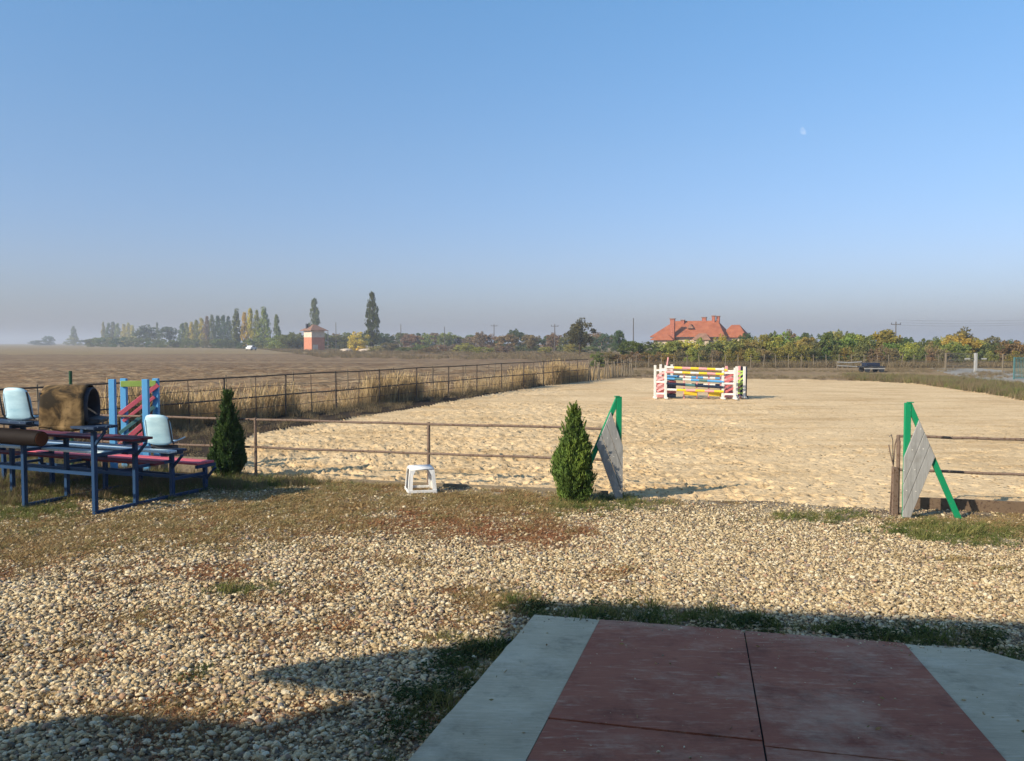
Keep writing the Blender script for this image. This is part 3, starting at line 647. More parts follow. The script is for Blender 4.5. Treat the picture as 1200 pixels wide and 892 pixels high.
# ------------------------------------------------------------------ gate wings
def wing(loc, flip, label, rz):
    rt = empty('gate_wing', loc, rz, label, 'wooden wing', 'gate wings at the arena entrance'); s = -1 if flip else 1
    P_ = lambda x, z, y=0: Vector((x * s, y, z))
    H = 1.45; W = .70
    MB().beam(P_(.035, -.02, .0), P_(.035, H, 0), .045, .075, (1, 0, 0)).build('post', M_green_p, rt, False, .004)
    # sloping leg
    poly = [P_(.078, H, -.02), P_(.078, H - .16, -.02), P_(W - .055, 0, -.02), P_(W + .02, 0, -.02)]
    MB().prism(poly, (0, .04, 0)).build('leg', M_green_p, rt, False, .003)
    MB().prism([P_(.03, H + .012, -.03), P_(.03, H + .001, -.03), P_(.10, H + .001, -.03), P_(.10, H + .012, -.03)], (0, .06, 0)).build('cap', M_green_p, rt)
    # three grey boards laid slantwise, cut off along the post and the leg
    d = Vector((.345, .94)).normalized(); nrm = Vector((d.y, -d.x))
    def clip(poly, n_, c_):
        outp = []
        for i in range(len(poly)):
            a, b = poly[i], poly[(i + 1) % len(poly)]; da = a.dot(n_) - c_; db = b.dot(n_) - c_
            if da <= 0: outp.append(a)
            if (da < 0) != (db < 0): outp.append(a + (b - a) * (da / (da - db)))
        return outp
    lw = .112
    start = -0.275
    for k in range(3):
        o0 = start + k * (lw + .006); c0 = nrm * o0; c1 = nrm * (o0 + lw)
        pl = [c0 - d * 1, c1 - d * 1, c1 + d * 3, c0 + d * 3]
        pl = clip(pl, Vector((-1, 0)), .012)               # left end on the post
        pl = clip(pl, Vector((0, -1)), -.01)                # bottom
        lg = Vector((W - .11, -(0 - (H - .02)) * 0)); a_ = Vector((.085, H - .05)); b_ = Vector((W - .012, .02)); e_ = (b_ - a_).normalized(); n_ = Vector((-e_.y, e_.x)); n_ = n_ if n_.x > 0 else -n_
        pl = clip(pl, n_, a_.dot(n_) + .006)
        if len(pl) < 3: continue
        y0 = -.048 - (.003 * (k % 2))
        bd = MB().prism([P_(p.x, p.y, y0) for p in pl], (0, .024, 0)).build('board', M_greyw, rt, False, .003)
        # pale screw heads along the middle of each board
        cen = sum((Vector((p.x, p.y)) for p in pl), Vector((0, 0))) / len(pl)
        for q in (-.30, -.02, .26):
            c_ = cen + d * q
            if abs(q) < .1 or k != 2: MB().tube([P_(c_.x, c_.y, y0 - .004), P_(c_.x, c_.y, y0 + .004)], .007, 8).build('screw', M_white, bd)
    return rt
wR = wing(g(1057.5, 606.5), False, 'green framed wing with sunlit pale grey boards at the right side of the gateway', R(-4))
wL = wing(g(727.5, 585.5), True, 'green framed wing with grey boards in the shade of the thuja, left of the gateway', R(9))
# rusty gate post with bent rods, right
rpst = empty('gate_post', g(1048, 603), 0, 'rusty gate post with bent wire rods beside the right wing', 'post')
MB().beam((0, 0, -.1), (.0, 0, .61), .075, .06).build('post', M_rust, rpst, False, .004)
MB().tube([(-.055, .01, 0), (-.035, .0, .62)], .008, 6).build('rod', M_rust, rpst)
MB().tube([(-.025, -.01, .60), (-.065, 0, .78), (-.09, 0, .90)], .007, 6).build('rod', M_rust, rpst, True)
MB().tube([(-.02, .02, .60), (.0, .02, .9), (.02, .02, .98)], .008, 6).build('rod', M_rust, rpst, True)
MB().tube([(-.02, .02, .60), (-.03, .02, .95), (-.05, .02, 1.03), (-.075, .02, 1.0)], .005, 6).build('hooked_wire', M_wire, rpst, True)
MB().tube([(.055, .03, -.05), (.055, .03, .95)], .02, 8).build('pipe', M_rust, rpst, True)

# ------------------------------------------------------------------ stool
st_ = empty('stool', g(493, 576), R(14), 'white plastic stool standing on the dry grass by the fence', 'stool')
H = .375; tw, bw = .180, .215
bm = bmesh.new(); bmesh.ops.create_cube(bm, size=1)
for v in bm.verts: k = tw + (.006 if v.co.z < 0 else -.008); v.co = Vector((v.co.x * 2 * k, v.co.y * 2 * k, H - .018 + v.co.z * .036))
bmesh.ops.bevel(bm, geom=bm.edges[:], offset=.012, segments=3, affect='EDGES'); me = bpy.data.meshes.new('seat'); bm.to_mesh(me); bm.free(); me.materials.append(M_plastic)
me.polygons.foreach_set('use_smooth', [True] * len(me.polygons)); link('seat', me, st_)
for sx in (-1, 1):
    for sy in (-1, 1):
        mb = MB()
        for (ax, wdx) in (('x', 0), ('y', 0)):
            # L shaped leg: one web along each side, wider at the top
            if ax == 'x': poly = [(sx * tw, sy * tw, H - .03), (sx * (tw - .085), sy * tw, H - .03), (sx * (tw - .045), sy * (tw + .012), H - .11), (sx * (bw - .065), sy * bw, 0), (sx * bw, sy * bw, 0)]; ext = (0, -sy * .012, 0)
            else: poly = [(sx * tw, sy * tw, H - .03), (sx * tw, sy * (tw - .085), H - .03), (sx * (tw + .012), sy * (tw - .045), H - .11), (sx * bw, sy * (bw - .065), 0), (sx * bw, sy * bw, 0)]; ext = (-sx * .012, 0, 0)
            mb.prism(poly, ext)
        mb.build('leg', M_plastic, st_)
for a, b in (((-1, -1), (1, -1)), ((1, -1), (1, 1)), ((1, 1), (-1, 1)), ((-1, 1), (-1, -1))):
    k = bw - .006; MB().beam((a[0] * k, a[1] * k, .035), (b[0] * k, b[1] * k, .035), .014, .04).build('stretcher', M_plastic, st_, False, .003)

# ------------------------------------------------------------------ bleachers
BO = g(112, 604); rzB = math.atan2(-.39, .92)
bl = empty('bleachers', BO, rzB, 'blue steel bleachers with worn pink and pale blue planks at the left edge', 'bleachers')
HT = [1.12, .90, .66, .40]; DY = .64; FX = [0, -1.30, -2.42, -3.5]
for fx in FX:
    for j in range(4):
        MB().beam((fx, DY * j, -.03), (fx, DY * j, HT[j] - .05), .055, .055, (1, 0, 0)).build('leg', M_blue, bl, False, .003)
    MB().beam((fx, .03, .03), (fx, DY * 3 - .03, .03), .045, .045).build('foot_rail', M_blue, bl)
    for j in range(4):
        MB().beam((fx, DY * j - .18, HT[j] - .025), (fx, DY * j + .20, HT[j] - .025), .045, .045).build('seat_bearer', M_blue, bl)
    for j in range(3): MB().beam((fx + .004, DY * j + .03, HT[j + 1] - .13), (fx + .004, DY * (j + 1) - .03, HT[j + 1] - .13), .04, .04).build('brace', M_blue, bl)
for j, z in ((0, .52), (1, .42), (2, .30), (3, .2)):
    MB().beam((FX[-1], DY * j + .032, z), (0, DY * j + .032, z), .035, .04).build('cross_rail', M_blue, bl)
for j in range(4): MB().beam((.015, DY * j, HT[j] - .22), (.20, DY * j, HT[j] - .035), .03, .03).build('bracket', M_blue, bl)
def plank(j, y, z, x0, x1, wd, mat, th=.032, lab=None):
    o = MB().beam((x0, DY * j + y, z + th / 2 + random.uniform(0, .004)), (x1, DY * j + y, z + th / 2 + random.uniform(0, .004)), wd, th).build('plank', mat, bl, False, .003)
    if lab: o['label'] = lab
M_navyw = paint('worn_navy_plank', (.025, .045, .09), (.42, .54, .62), .36, .5)
plank(0, -.10, HT[0], -3.7, .22, .17, M_navyw, lab='worn navy plank of the top row'); plank(0, .10, HT[0], -3.7, .22, .17, M_navyw)
plank(1, -.10, HT[1], -3.6, .15, .16, M_maroon, lab='maroon and pink plank of the second row'); plank(1, .09, HT[1], -3.6, .15, .16, M_maroon)
plank(2, -.10, HT[2], -3.6, .12, .16, M_pale, lab='pale blue plank of the third row'); plank(2, .09, HT[2], -3.6, .12, .16, M_navyw)
plank(3, -.10, HT[3], -3.6, .02, .16, M_pink, lab='pink plank of the lowest row'); plank(3, .09, HT[3], -3.6, .02, .16, M_pink)
plank(0, .32, .74, -3.6, .02, .17, M_pale, lab='pale blue foot board'); plank(0, .50, .73, -3.6, .10, .14, M_navyw)
plank(1, .32, .52, -3.6, .10, .18, M_maroon)
# dark brown panel hanging behind the top row on the left
lg_ = MB().tube([(-3.7, -.24, .985), (-2.6, -.245, .99), (-1.6, -.235, .985), (-.78, -.24, .98), (-.64, -.24, .975)], [.115, .112, .108, .105, .098], 16).build('log', M_brown, bl, True); lg_['label'] = 'dark brown log slung behind the top row'
MB().tube([(-.642, -.24, .975), (-.630, -.24, .975)], .088, 16).build('cut_end', simple('cut_wood', (.10, .035, .015), .8, .3, 6), lg_)
plank(0, -.27, 1.16, -3.7, -.80, .12, M_navyw)
# bucket seats
def seat_mesh():
    Vv = []; nu, nv = 12, 16; prof = []
    for i in range(nv + 1):
        t = i / nv
        if t < .42: q = t / .42; prof.append((.34 - q * .36, .02 + .012 * math.cos(q * 3.1)))      # (y forward, z)
        elif t < .58: q = (t - .42) / .16; a = q * math.pi / 2; prof.append((-.02 - .055 * math.sin(a), .01 + .055 * (1 - math.cos(a))))
        else: q = (t - .58) / .42; prof.append((-.075 - .075 * q, .065 + .39 * q))
    for i, (yy, zz) in enumerate(prof):
        t = i / nv; wd = .205 - (.035 * max(0, (t - .85) / .15) ** 1.6) - .02 * max(0, (.15 - t) / .15)
        for j in range(nu + 1):
            u = j / nu * 2 - 1; curl = .055 * abs(u) ** 3
            back = min(1, max(0, (t - .42) / .2)); drop = .035 * max(0, (t - .8) / .2) * abs(u) ** 4
            Vv.append((u * wd, yy + curl * back, zz + curl * (1 - back) - drop))
    Ff = [(i * (nu + 1) + j, i * (nu + 1) + j + 1, (i + 1) * (nu + 1) + j + 1, (i + 1) * (nu + 1) + j) for i in range(nv) for j in range(nu)]
    return np_mesh('seat', np.array(Vv), np.array(Ff), M_seat, True)
sm = seat_mesh()
def bseat(x, j, y, z, rz, lab):
    o = link('seat', sm, bl, (x, DY * j + y, z), (0, 0, rz)); md = o.modifiers.new('s', 'SOLIDIFY'); md.thickness = .012; o['label'] = lab
    MB().beam((-.16, .1, -.03), (.16, .1, -.03), .16, .05).build('seat_base', M_dark, o)
    for sx in (-1, 1): MB().tube([(sx * .208, -.01, .03), (sx * .212, -.07, .10), (sx * .205, -.14, .40)], .012, 6).build('side_rim', M_dark, o, True)
bseat(-1.36, 0, .02, HT[0] + .035, R(14), 'white bucket seat on the top row beside the barrel')
bseat(-.22, 2, .02, HT[2] + .075, R(14), 'white bucket seat on the third row in front of the blue wings')
# open ended barrel resting on the top row
bo = bl.location + Matrix.Rotation(rzB, 3, 'Z') @ Vector((-.41, .0, HT[0] + .034))
ba = empty('barrel', bo, R(8), 'open ended barrel with a mottled brown cover lying on the top row of the bleachers', 'barrel')
def shell(r, x0, x1, n=32, m_=10, wav=0.0, zoff=0):
    Vv = []; 
    for i in range(m_ + 1):
        f = i / m_; xx = x0 + (x1 - x0) * f
        for j in range(n):
            a = 2 * math.pi * j / n; rr = r * (1 + wav * (vnoise(np.array(f * 3 + 5), np.array(a * 1.6), 5) - .5)); c_, s_ = math.cos(a), math.sin(a)
            zz = rr * 1.0 * s_; zz = max(zz, -r * .80) if True else zz
            Vv.append((xx, rr * .92 * c_, zz + r * .80))
    Ff = [(i * n + j, i * n + (j + 1) % n, (i + 1) * n + (j + 1) % n, (i + 1) * n + j) for i in range(m_) for j in range(n)]
    return Vv, Ff
Vv, Ff = shell(.283, -.27, .25, wav=.10)
for i_, v_ in enumerate(Vv):          # the loose cover hangs down over the edge on the near side
    a_ = 2 * math.pi * (i_ % 32) / 32
    if math.cos(a_) < -.15 and math.sin(a_) < 0: dn_ = -math.sin(a_) * min(1, (-math.cos(a_) - .15) * 3); Vv[i_] = (v_[0] * 1.02, -.262 - .02 * dn_ * math.sin(v_[0] * 22), v_[2] - .05 * dn_ - .03 * dn_ * math.sin(v_[0] * 9 + 1))
o = link('cover', np_mesh('cover', np.array(Vv), np.array(Ff), M_cover), ba); md = o.modifiers.new('s', 'SOLIDIFY'); md.thickness = .010
Vv, Ff = shell(.262, -.29, .29); o = link('shell', np_mesh('shell', np.array(Vv), np.array(Ff), simple('barrel_inside', (.035, .04, .055), .6)), ba); md = o.modifiers.new('s', 'SOLIDIFY'); md.thickness = .012
MB().box((-.275, 0, .22), (.02, .44, .40)).build('end_disc', M_dark, ba)
MB().prism([(.27, -.2, .0), (.40, -.18, .02), (.42, -.18, .07), (.29, -.2, .10)], (0, .36, 0)).build('lip', M_dark, ba, False, .008)

# ------------------------------------------------------------------ blue jump wings stored behind the bleachers
def ladder_wing(pxs, Y, top, w_, label, bars):
    a = at(pxs[0], top, Y); b = at(pxs[1], top, Y + .15); base = Vector((a.x, a.y, 0)); rt = empty('jump_wing', base, 0, label, 'jump wing', 'blue jump wings stored behind the bleachers')
    for p in (a, b):
        MB().beam(Vector((p.x, p.y, -.02)) - base, Vector((p.x, p.y, p.z)) - base, .10, .075, (0, 1, 0)).build('post', M_sky, rt, False, .005)
    for (x0, z0, x1, z1, wd, mt, dy) in bars:
        p0 = a.lerp(b, x0) - base; p1 = a.lerp(b, x1) - base
        MB().beam(Vector((p0.x, p0.y + dy, z0)), Vector((p1.x, p1.y + dy, z1)), .03, wd).build('slat', mt, rt, False, .004)
    return rt
YW = 13.7
ladder_wing((145, 182.5), YW + .5, 443.5, 1, 'back blue jump wing with lime top bar and pink slats', [(-.05, 1.50, 1.05, 1.50, .10, M_lime, -.06), (-.10, .98, 1.12, 1.48, .075, M_pink, -.06), (.0, .86, 1.0, 1.27, .055, M_pink, -.06),
     (-.1, .66, 1.0, 1.10, .06, M_teal, -.07), (.0, .56, 1.05, .96, .06, M_teal, -.07), (-.15, .42, .95, .95, .08, M_pink, -.08), (-.05, .34, 1.0, .80, .08, M_pink, -.08)])
ladder_wing((131.5, 170.5), YW, 444.5, 1, 'front blue jump wing standing just before its twin', [(-.02, .32, 1.02, .32, .08, M_sky, .06), (.0, .2, 1.0, .55, .06, M_pink, .06)])
wl = wR  # (kept for reference of the right wing)
cup = bpy.data.objects
# dark green post behind the barrel
gp = MB().tube([(0, 0, 0), (0, 0, 1.72)], .028, 8).build('green_post', simple('dark_green', (.012, .06, .028), .5), None, True); gp.location = Vector((at(82.5, 436, 14.2).x, 14.2, 0)); tag(gp, 'thin dark green post rising behind the brown barrel', 'post')

# ------------------------------------------------------------------ show jump in the arena
JD = g(800, 467).y
def J(px, py, dY=0): return at(px, py, JD + dY)
JW = []
def hwing(px0, px1, top, bot, Y, label, mats=(M_white, M_white), inner=None):
    y = HOR + CH * FPX / Y; a = at(px0, y, Y); b = at(px1, y, Y - .12); a.z = b.z = 0; rt = empty('jump_stand', a, 0, label, 'jump stand', 'stands of the show jump'); d = b - a
    za = at(px0, top, Y).z - .0
    for p in (Vector((0, 0, 0)), d): MB().beam(p, p + Vector((0, 0, za)), .09, .08, (0, 1, 0)).build('post', mats[0], rt, False, .005)
    for z in (.20, za * .5, za - .2): MB().beam(Vector((0, 0, z)), d + Vector((0, 0, z)), .04, .07).build('crossbar', mats[1], rt)
    for s in (0, 1): MB().beam(d * s + Vector((0, -.28, .04)), d * s + Vector((0, .28, .04)), .07, .07).build('foot', mats[0], rt)
    if inner:
        for q in range(4):
            z = .26 + q * (za - .5) / 4; MB().beam(Vector((0, .03, z)) + d * .08, d * .92 + Vector((0, .03, z + .18)), .02, .075).build('slat', inner, rt)
    return rt, a, d, za
hwing(767.5, 780, 428, 467, JD, 'white jump stand at the left end of the show jump', inner=M_ppink)
hwing(847, 861, 431, 467, JD - .4, 'white jump stand at the right end of the show jump', inner=M_red_p)
hwing(774, 787, 427, 465, JD + 1.0, 'red and white jump stand behind the left end', (M_white, M_white), M_red_p)
hwing(851, 866, 429, 464, JD + .9, 'red jump stand behind the right end', (M_ppink, M_white), M_ppink)
hwing(863, 872, 429.5, 466, JD + .3, 'white and green jump stand, outermost on the right', (M_white, M_lime), M_lime)
hwing(868.5, 873.5, 430, 466, JD + .8, 'dark jump stand behind the outermost white one', (M_navyp, M_navyp), M_navyp)
def pole(x0, x1, z0, z1, Y, cols, label, r=.05):
    """pole painted in bands: one part per band"""
    a = at(x0, 440, Y); b = at(x1, 440, Y - .3); a.z = z0; b.z = z1; rt = empty('jump_pole', a, 0, label, 'jump pole', 'poles of the show jump'); d = b - a; n = len(cols)
    for i, c in enumerate(cols): MB().tube([d * (i / n), d * ((i + 1) / n)], r, 10).build('band', c, rt, True)
W_, Y_, K_, B_, N_ = M_white, M_yellow, M_ppink, M_sky, M_navyp
pole(780, 848, 1.24, 1.16, JD - .12, [W_, Y_, K_, Y_, K_, Y_, W_], 'yellow and pink banded pole, top rung of the show jump')
pole(780, 848, 1.06, .98, JD - .13, [K_, W_, Y_, W_, Y_, K_, Y_], 'yellow and white banded pole, second rung of the show jump')
pole(781, 848, .80, .68, JD - .11, [B_, M_teal, W_, B_, M_teal, B_, B_], 'blue pole across the middle of the show jump')
pole(781, 848, .60, .46, JD - .12, [N_, N_, M_teal, N_, N_, N_], 'dark navy pole below the blue one', .055)
pole(782, 848, .36, .30, JD - .14, [W_, Y_, K_, Y_, K_, Y_], 'yellow and pink pole, lowest rung of the show jump')
pole(782, 852, 1.18, 1.1, JD + .9, [K_, W_, Y_, W_, K_, Y_], 'pink and yellow pole on the rear pair of stands')
pole(782, 852, .85, .75, JD + .9, [B_, W_, B_, W_, B_], 'blue and white pole on the rear pair of stands')
pole(783, 852, .52, .5, JD + .9, [N_, W_, N_, W_, N_], 'navy and white pole on the rear pair of stands')
def panel(x0, x1, z0, z1, Y, mat, label):
    a = at(x0, 440, Y); b = at(x1, 440, Y); a.z = b.z = 0; rt = empty('jump_filler', a, 0, label, 'jump panel'); d = b - a
    MB().prism([Vector((0, 0, z0)), d + Vector((0, 0, z0 - .02)), d + Vector((0, 0, z1)), Vector((0, 0, z1))], (0, .03, 0)).build('face', mat, rt)
    for s in (0, 1): MB().beam(d * s + Vector((0, .04, 0)), d * s + Vector((0, .04, 1.0)), .05, .05, (0, 1, 0)).build('leg', M_ppink, rt)
panel(802, 817, .12, .28, JD + .05, M_yellow, 'yellow filler panel left of centre under the show jump')
panel(831, 845, .10, .26, JD + .0, M_yellow, 'yellow filler panel near the right end under the show jump')
o = MB().tube([(0, 0, 0), (.25, .05, 1.62)], .035, 8).build('leaning_pole', M_ppink, None, True); o.location = at(776, 440, JD + .4) * 1; o.location.z = 0; tag(o, 'pale pole leaning upright at the left jump stand', 'jump pole')
for (x_, c_) in ((772.5, M_red_p), (787, M_red_p), (853, M_red_p)):
    a = at(x_, 440, JD + .5); a.z = 0; o = empty('jump_block', a, R(10), {772.5: 'red block standing inside the left jump stand', 787: 'red and black block right of the left jump stand', 853: 'red block inside the right jump stand'}[x_], 'jump block')
    for q in range(5): MB().box((0, 0, .09 + q * .17), (.28, .3, .155)).build('layer', c_ if q % 2 else M_navyp if x_ == 787 else M_ppink, o, False, .008)

# ------------------------------------------------------------------ thujas
def thuja(loc, h, wd, label, seed, tint):
    rr = np.random.default_rng(seed); n = 30000
    rt = empty('thuja', loc, rr.random() * 6, label, 'thuja')
    z = rr.random(n) ** 1.15; prof = np.where(z < .18, .62 + z / .18 * .38, (1 - ((z - .18) / .82) ** 1.25)); a = rr.random(n) * 6.283
    lump = 1 + .34 * (vnoise(a * 2.2, z * 7, seed) - .5) * 2 + .26 * (vnoise(a * 5, z * 16, seed + 1) - .5) * 2
    rad = wd / 2 * prof * lump * (.62 + .38 * rr.random(n) ** .45) * np.where(rr.random(n) < .06, rr.uniform(1.02, 1.22, n), 1) + .008
    rad = rad * .90; c = np.stack([rad * np.cos(a), rad * np.sin(a), .06 + z * h * .93], 1)
    # flat upright sprays pointing up and outwards
    dirr = np.stack([np.cos(a) * .38, np.sin(a) * .38, np.full(n, 1.0)], 1) + rr.normal(0, .30, (n, 3)); dirr /= np.linalg.norm(dirr, axis=1)[:, None]
    sd = np.cross(dirr, rr.normal(0, 1, (n, 3))); sd /= np.linalg.norm(sd, axis=1)[:, None]
    q = rr.uniform(.012, .036, n)[:, None]
    Vv = np.stack([c - dirr * q, c - sd * q * .36, c + dirr * q * 1.2, c + sd * q * .36], 1).reshape(-1, 3); Ff = np.arange(4 * n).reshape(n, 4)
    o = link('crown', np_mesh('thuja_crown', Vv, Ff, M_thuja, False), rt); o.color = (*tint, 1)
    # feathery plumes breaking the outline
    K = 170; zc = rr.random(K) ** 1.1 * .93 + .01; pf = np.where(zc < .18, .62 + zc / .18 * .38, (1 - ((zc - .18) / .82) ** 1.25)); ac = rr.random(K) * 6.283
    rc = wd / 2 * pf * rr.uniform(.80, 1.0, K); C = np.stack([rc * np.cos(ac), rc * np.sin(ac), .05 + zc * h * .95], 1)
    D_ = np.stack([np.cos(ac) * .34, np.sin(ac) * .34, np.ones(K)], 1) + rr.normal(0, .12, (K, 3)); D_ /= np.linalg.norm(D_, axis=1)[:, None]; Lp = rr.uniform(.08, .17, K)
    M_ = 52; k = np.repeat(np.arange(K), M_); t = rr.random(K * M_); c = C[k] + D_[k] * (t * Lp[k])[:, None] + rr.normal(0, 1, (K * M_, 3)) * (.017 * (1.1 - t))[:, None]
    dd = D_[k] + rr.normal(0, .35, (K * M_, 3)); dd /= np.linalg.norm(dd, axis=1)[:, None]; sd = np.cross(dd, rr.normal(0, 1, (K * M_, 3))); sd /= np.linalg.norm(sd, axis=1)[:, None]; q = rr.uniform(.008, .022, K * M_)[:, None]
    Vv = np.stack([c - dd * q, c - sd * q * .36, c + dd * q * 1.2, c + sd * q * .36], 1).reshape(-1, 3)
    o = link('plumes', np_mesh('thuja_plumes', Vv, np.arange(4 * len(c)).reshape(-1, 4), M_thuja, False), rt); o.color = (*mul(tint, 1.25), 1)
    # inner wood: stem and upright branches
    mb = MB().tube([(0, 0, -.05), (0.005, 0, .5 * h), (0, 0, .9 * h)], [.03, .018, .005], 7)
    mb.build('trunk', M_bark, rt)
    mb = MB()
    for k in range(16):
        t = rr.random() * 6.28; z0 = rr.uniform(.02, .5) * h; r1 = wd * .30 * (1 - z0 / h); mb.tube([(0, 0, z0), (r1 * .6 * math.cos(t), r1 * .6 * math.sin(t), z0 + .1), (r1 * math.cos(t), r1 * math.sin(t), min(z0 + .4, h * .85))], [.010, .007, .003], 5)
    mb.build('branches', M_bark, rt)
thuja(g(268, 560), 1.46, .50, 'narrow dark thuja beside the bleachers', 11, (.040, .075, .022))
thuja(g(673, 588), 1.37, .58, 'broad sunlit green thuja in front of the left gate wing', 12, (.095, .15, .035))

# ------------------------------------------------------------------ trees
def crown_mesh(kind, seed, n, leaf):
    rr = np.random.default_rng(seed)
    if kind == 'poplar':       # unit height 1, width 1
        K = 100; zc = rr.uniform(.08, .97, K); prof = np.clip(zc / .3, .25, 1) * (1.02 - zc) ** .62 * .52
        a = rr.random(K) * 6.28; r = prof * rr.random(K) ** .5; C = np.stack([r * np.cos(a), r * np.sin(a), zc], 1); S = np.stack([rr.uniform(.07, .13, K)] * 2 + [rr.uniform(.035, .07, K)], 1)
    elif kind == 'round':
        K = 46; v = rr.normal(0, 1, (K, 3)); v /= np.linalg.norm(v, axis=1)[:, None]; r = rr.random(K) ** .4
        C = v * r[:, None] * np.array([.40, .40, .34]) + np.array([0, 0, .60]); C[:, 2] = np.maximum(C[:, 2], .22); S = np.stack([rr.uniform(.06, .13, K)] * 3, 1) * np.array([1, 1, .8])
    else:                      # bush: full to the ground, ragged top
        K = 50; a = rr.random(K) * 6.28; r = .42 * rr.random(K) ** .5; zc = rr.uniform(.05, .92, K) * (1 - (r / .5) ** 2 * .55)
        C = np.stack([r * np.cos(a), r * np.sin(a), zc], 1); S = np.stack([rr.uniform(.06, .13, K)] * 3, 1) * np.array([1, 1, .8])
    k = rr.integers(0, K, n); d = rr.normal(0, 1, (n, 3)); d = d / np.linalg.norm(d, axis=1)[:, None] * rr.uniform(.55, 1.15, n)[:, None]
    c = C[k] + d * S[k]; c[:, 2] = np.maximum(c[:, 2], .01)
    q = leaf * rr.uniform(.5, 1.3, n)[:, None]; u = rr.normal(0, 1, (n, 3)); u /= np.linalg.norm(u, axis=1)[:, None]; v = np.cross(u, rr.normal(0, 1, (n, 3))); v /= np.linalg.norm(v, axis=1)[:, None]
    Vv = np.stack([c - u * q, c - v * q * .6, c + u * q, c + v * q * .6], 1).reshape(-1, 3)
    return np_mesh(kind + '_crown', Vv, np.arange(4 * n).reshape(n, 4), M_leaf, False), C
TR = {}
for kind, ns, leaf in (('poplar', 3400, .034), ('round', 3000, .031), ('bush', 2600, .034)):
    TR[kind] = []
    for s_ in range(4):
        me, C = crown_mesh(kind, 100 + s_ * 7 + len(kind), ns, leaf); mb = MB()
        if kind == 'bush':
            for q in range(7): c_ = C[q]; mb.tube([(c_[0] * .15, c_[1] * .15, -.02), (c_[0] * .6, c_[1] * .6, c_[2] * .5), tuple(c_)], [.014, .010, .004], 5)
        else:
            mb.tube([(0, 0, -.02), (.006, 0, .3), (0, .004, .62 if kind == 'round' else .9)], [.028, .02, .006], 6)
            for q in range(9): c_ = C[q]; mb.tube([(0, 0, max(.12, c_[2] * .5)), (c_[0] * .5, c_[1] * .5, c_[2] * .75), tuple(c_)], [.012, .008, .003], 5)
        TR[kind].append((me, mb.mesh('trunk', M_bark)))
_tc = [0]
def tree(px, top, d, wpx, kind, col, label, group, name=None):
    _tc[0] += 1; v = _tc[0] % 4; h = max(1.2, CH + (HOR - top) / FPX * d); wd = wpx / FPX * d * (1.25 if kind == 'poplar' else 1.15)
    rt = empty(name or {'poplar': 'poplar_tree', 'round': 'tree', 'bush': 'bush'}[kind], ((px - 600) / FPX * d, d, -.03), random.random() * 6.28, label, {'poplar': 'poplar', 'round': 'tree', 'bush': 'bush'}[kind], group)
    me, tk = TR[kind][v]; f = random.uniform(.9, 1.1)
    o = link('crown', me, rt, (0, 0, 0), (0, 0, 0), (wd, wd, h * 1.02)); o.color = (*(min(1, c * random.uniform(.88, 1.12)) for c in col), 1)
    link('trunk', tk, rt, (0, 0, 0), (0, 0, 0), (min(wd, h * .5), min(wd, h * .5), h))
DG, OG, YG, YL, BR, GY = (.075, .115, .042), (.125, .155, .052), (.24, .25, .065), (.46, .43, .08), (.20, .155, .085), (.14, .17, .07)
GL = 'row of trees on the left horizon'
for i, (px, tp, d, w_, kd, c, lb) in enumerate([
    (58, 393, 800, 14, 'round', DG, 'faint round tree, leftmost on the horizon'), (87, 383, 760, 9, 'poplar', GY, 'faint lone poplar left of the yellowed poplar row'),
    (86, 394, 750, 18, 'bush', YG, 'hazy yellowish bush under the faint lone poplar'), (50, 398, 790, 26, 'bush', DG, 'low hazy bush at the left end of the horizon'), (105, 396, 700, 22, 'bush', DG, 'low hazy bush right of the lone faint poplar'),
    (122, 378, 620, 6, 'poplar', YG, 'hazy yellowed poplar starting the far row'), (172, 380, 480, 30, 'round', DG, 'broad dark round tree in front of the far poplars'), (199, 382, 470, 26, 'round', DG, 'second dark round tree right of the broad one'),
    (185, 379, 600, 5, 'poplar', GY, 'thin grey poplar top between the two round trees')]): tree(px, tp, d, w_, kd, c, lb, GL)
for px, tp in ((128, 379), (133, 378), (138, 380), (146, 381), (151, 379), (156, 382)): tree(px, tp, 620, 9, 'poplar', random.choice([YG, GY, YL]), 'hazy pale poplar in the far row left of the round trees', GL)
for px, tp, c in ((214, 380, GY), (219, 379, YG), (225, 378, YL), (231, 376, YG), (237, 374, YL), (243, 372, BR), (249, 370, GY), (256, 371, DG), (262, 371, DG), (268, 372, DG)):
    tree(px, tp, 430, 10, 'poplar', c, 'green poplar in the middle poplar row' if c in (DG, GY) else 'yellow poplar in the middle poplar row', GL)
for px, tp, c, w_, lb in ((278, 363, OG, 10, 'tall green poplar at the start of the near poplar group'), (287, 367, YL, 7, 'yellow poplar just right of the tall green one'), (294, 363, YL, 8, 'tallest yellow poplar of the near group'),
                      (302, 365, YG, 8, 'yellow green poplar left of the rightmost pair'), (310, 361, YG, 12, 'big pale poplar at the right end of the row'), (325, 370, GY, 8, 'small slim poplar standing alone left of the brick house')): tree(px, tp, 330, w_ * 1.3, 'poplar', c, lb, GL)
tree(369, 352, 330, 15, 'poplar', OG, 'dark poplar rising behind the small brick house', GL)
tree(437, 345, 235, 18, 'poplar', (.07, .085, .035), 'tallest poplar, standing alone right of the brick house', GL)
tree(421, 386, 222, 24, 'bush', YL, 'bright yellow bush at the foot of the tallest poplar', 'bushes beyond the field')
tree(679, 372, 125, 36, 'round', (.085, .085, .04), 'large olive tree left of the red roofed house', 'trees beyond the arena')
tree(724, 386, 150, 18, 'round', DG, 'small dark tree between the olive tree and the red roofed house', 'trees beyond the arena')
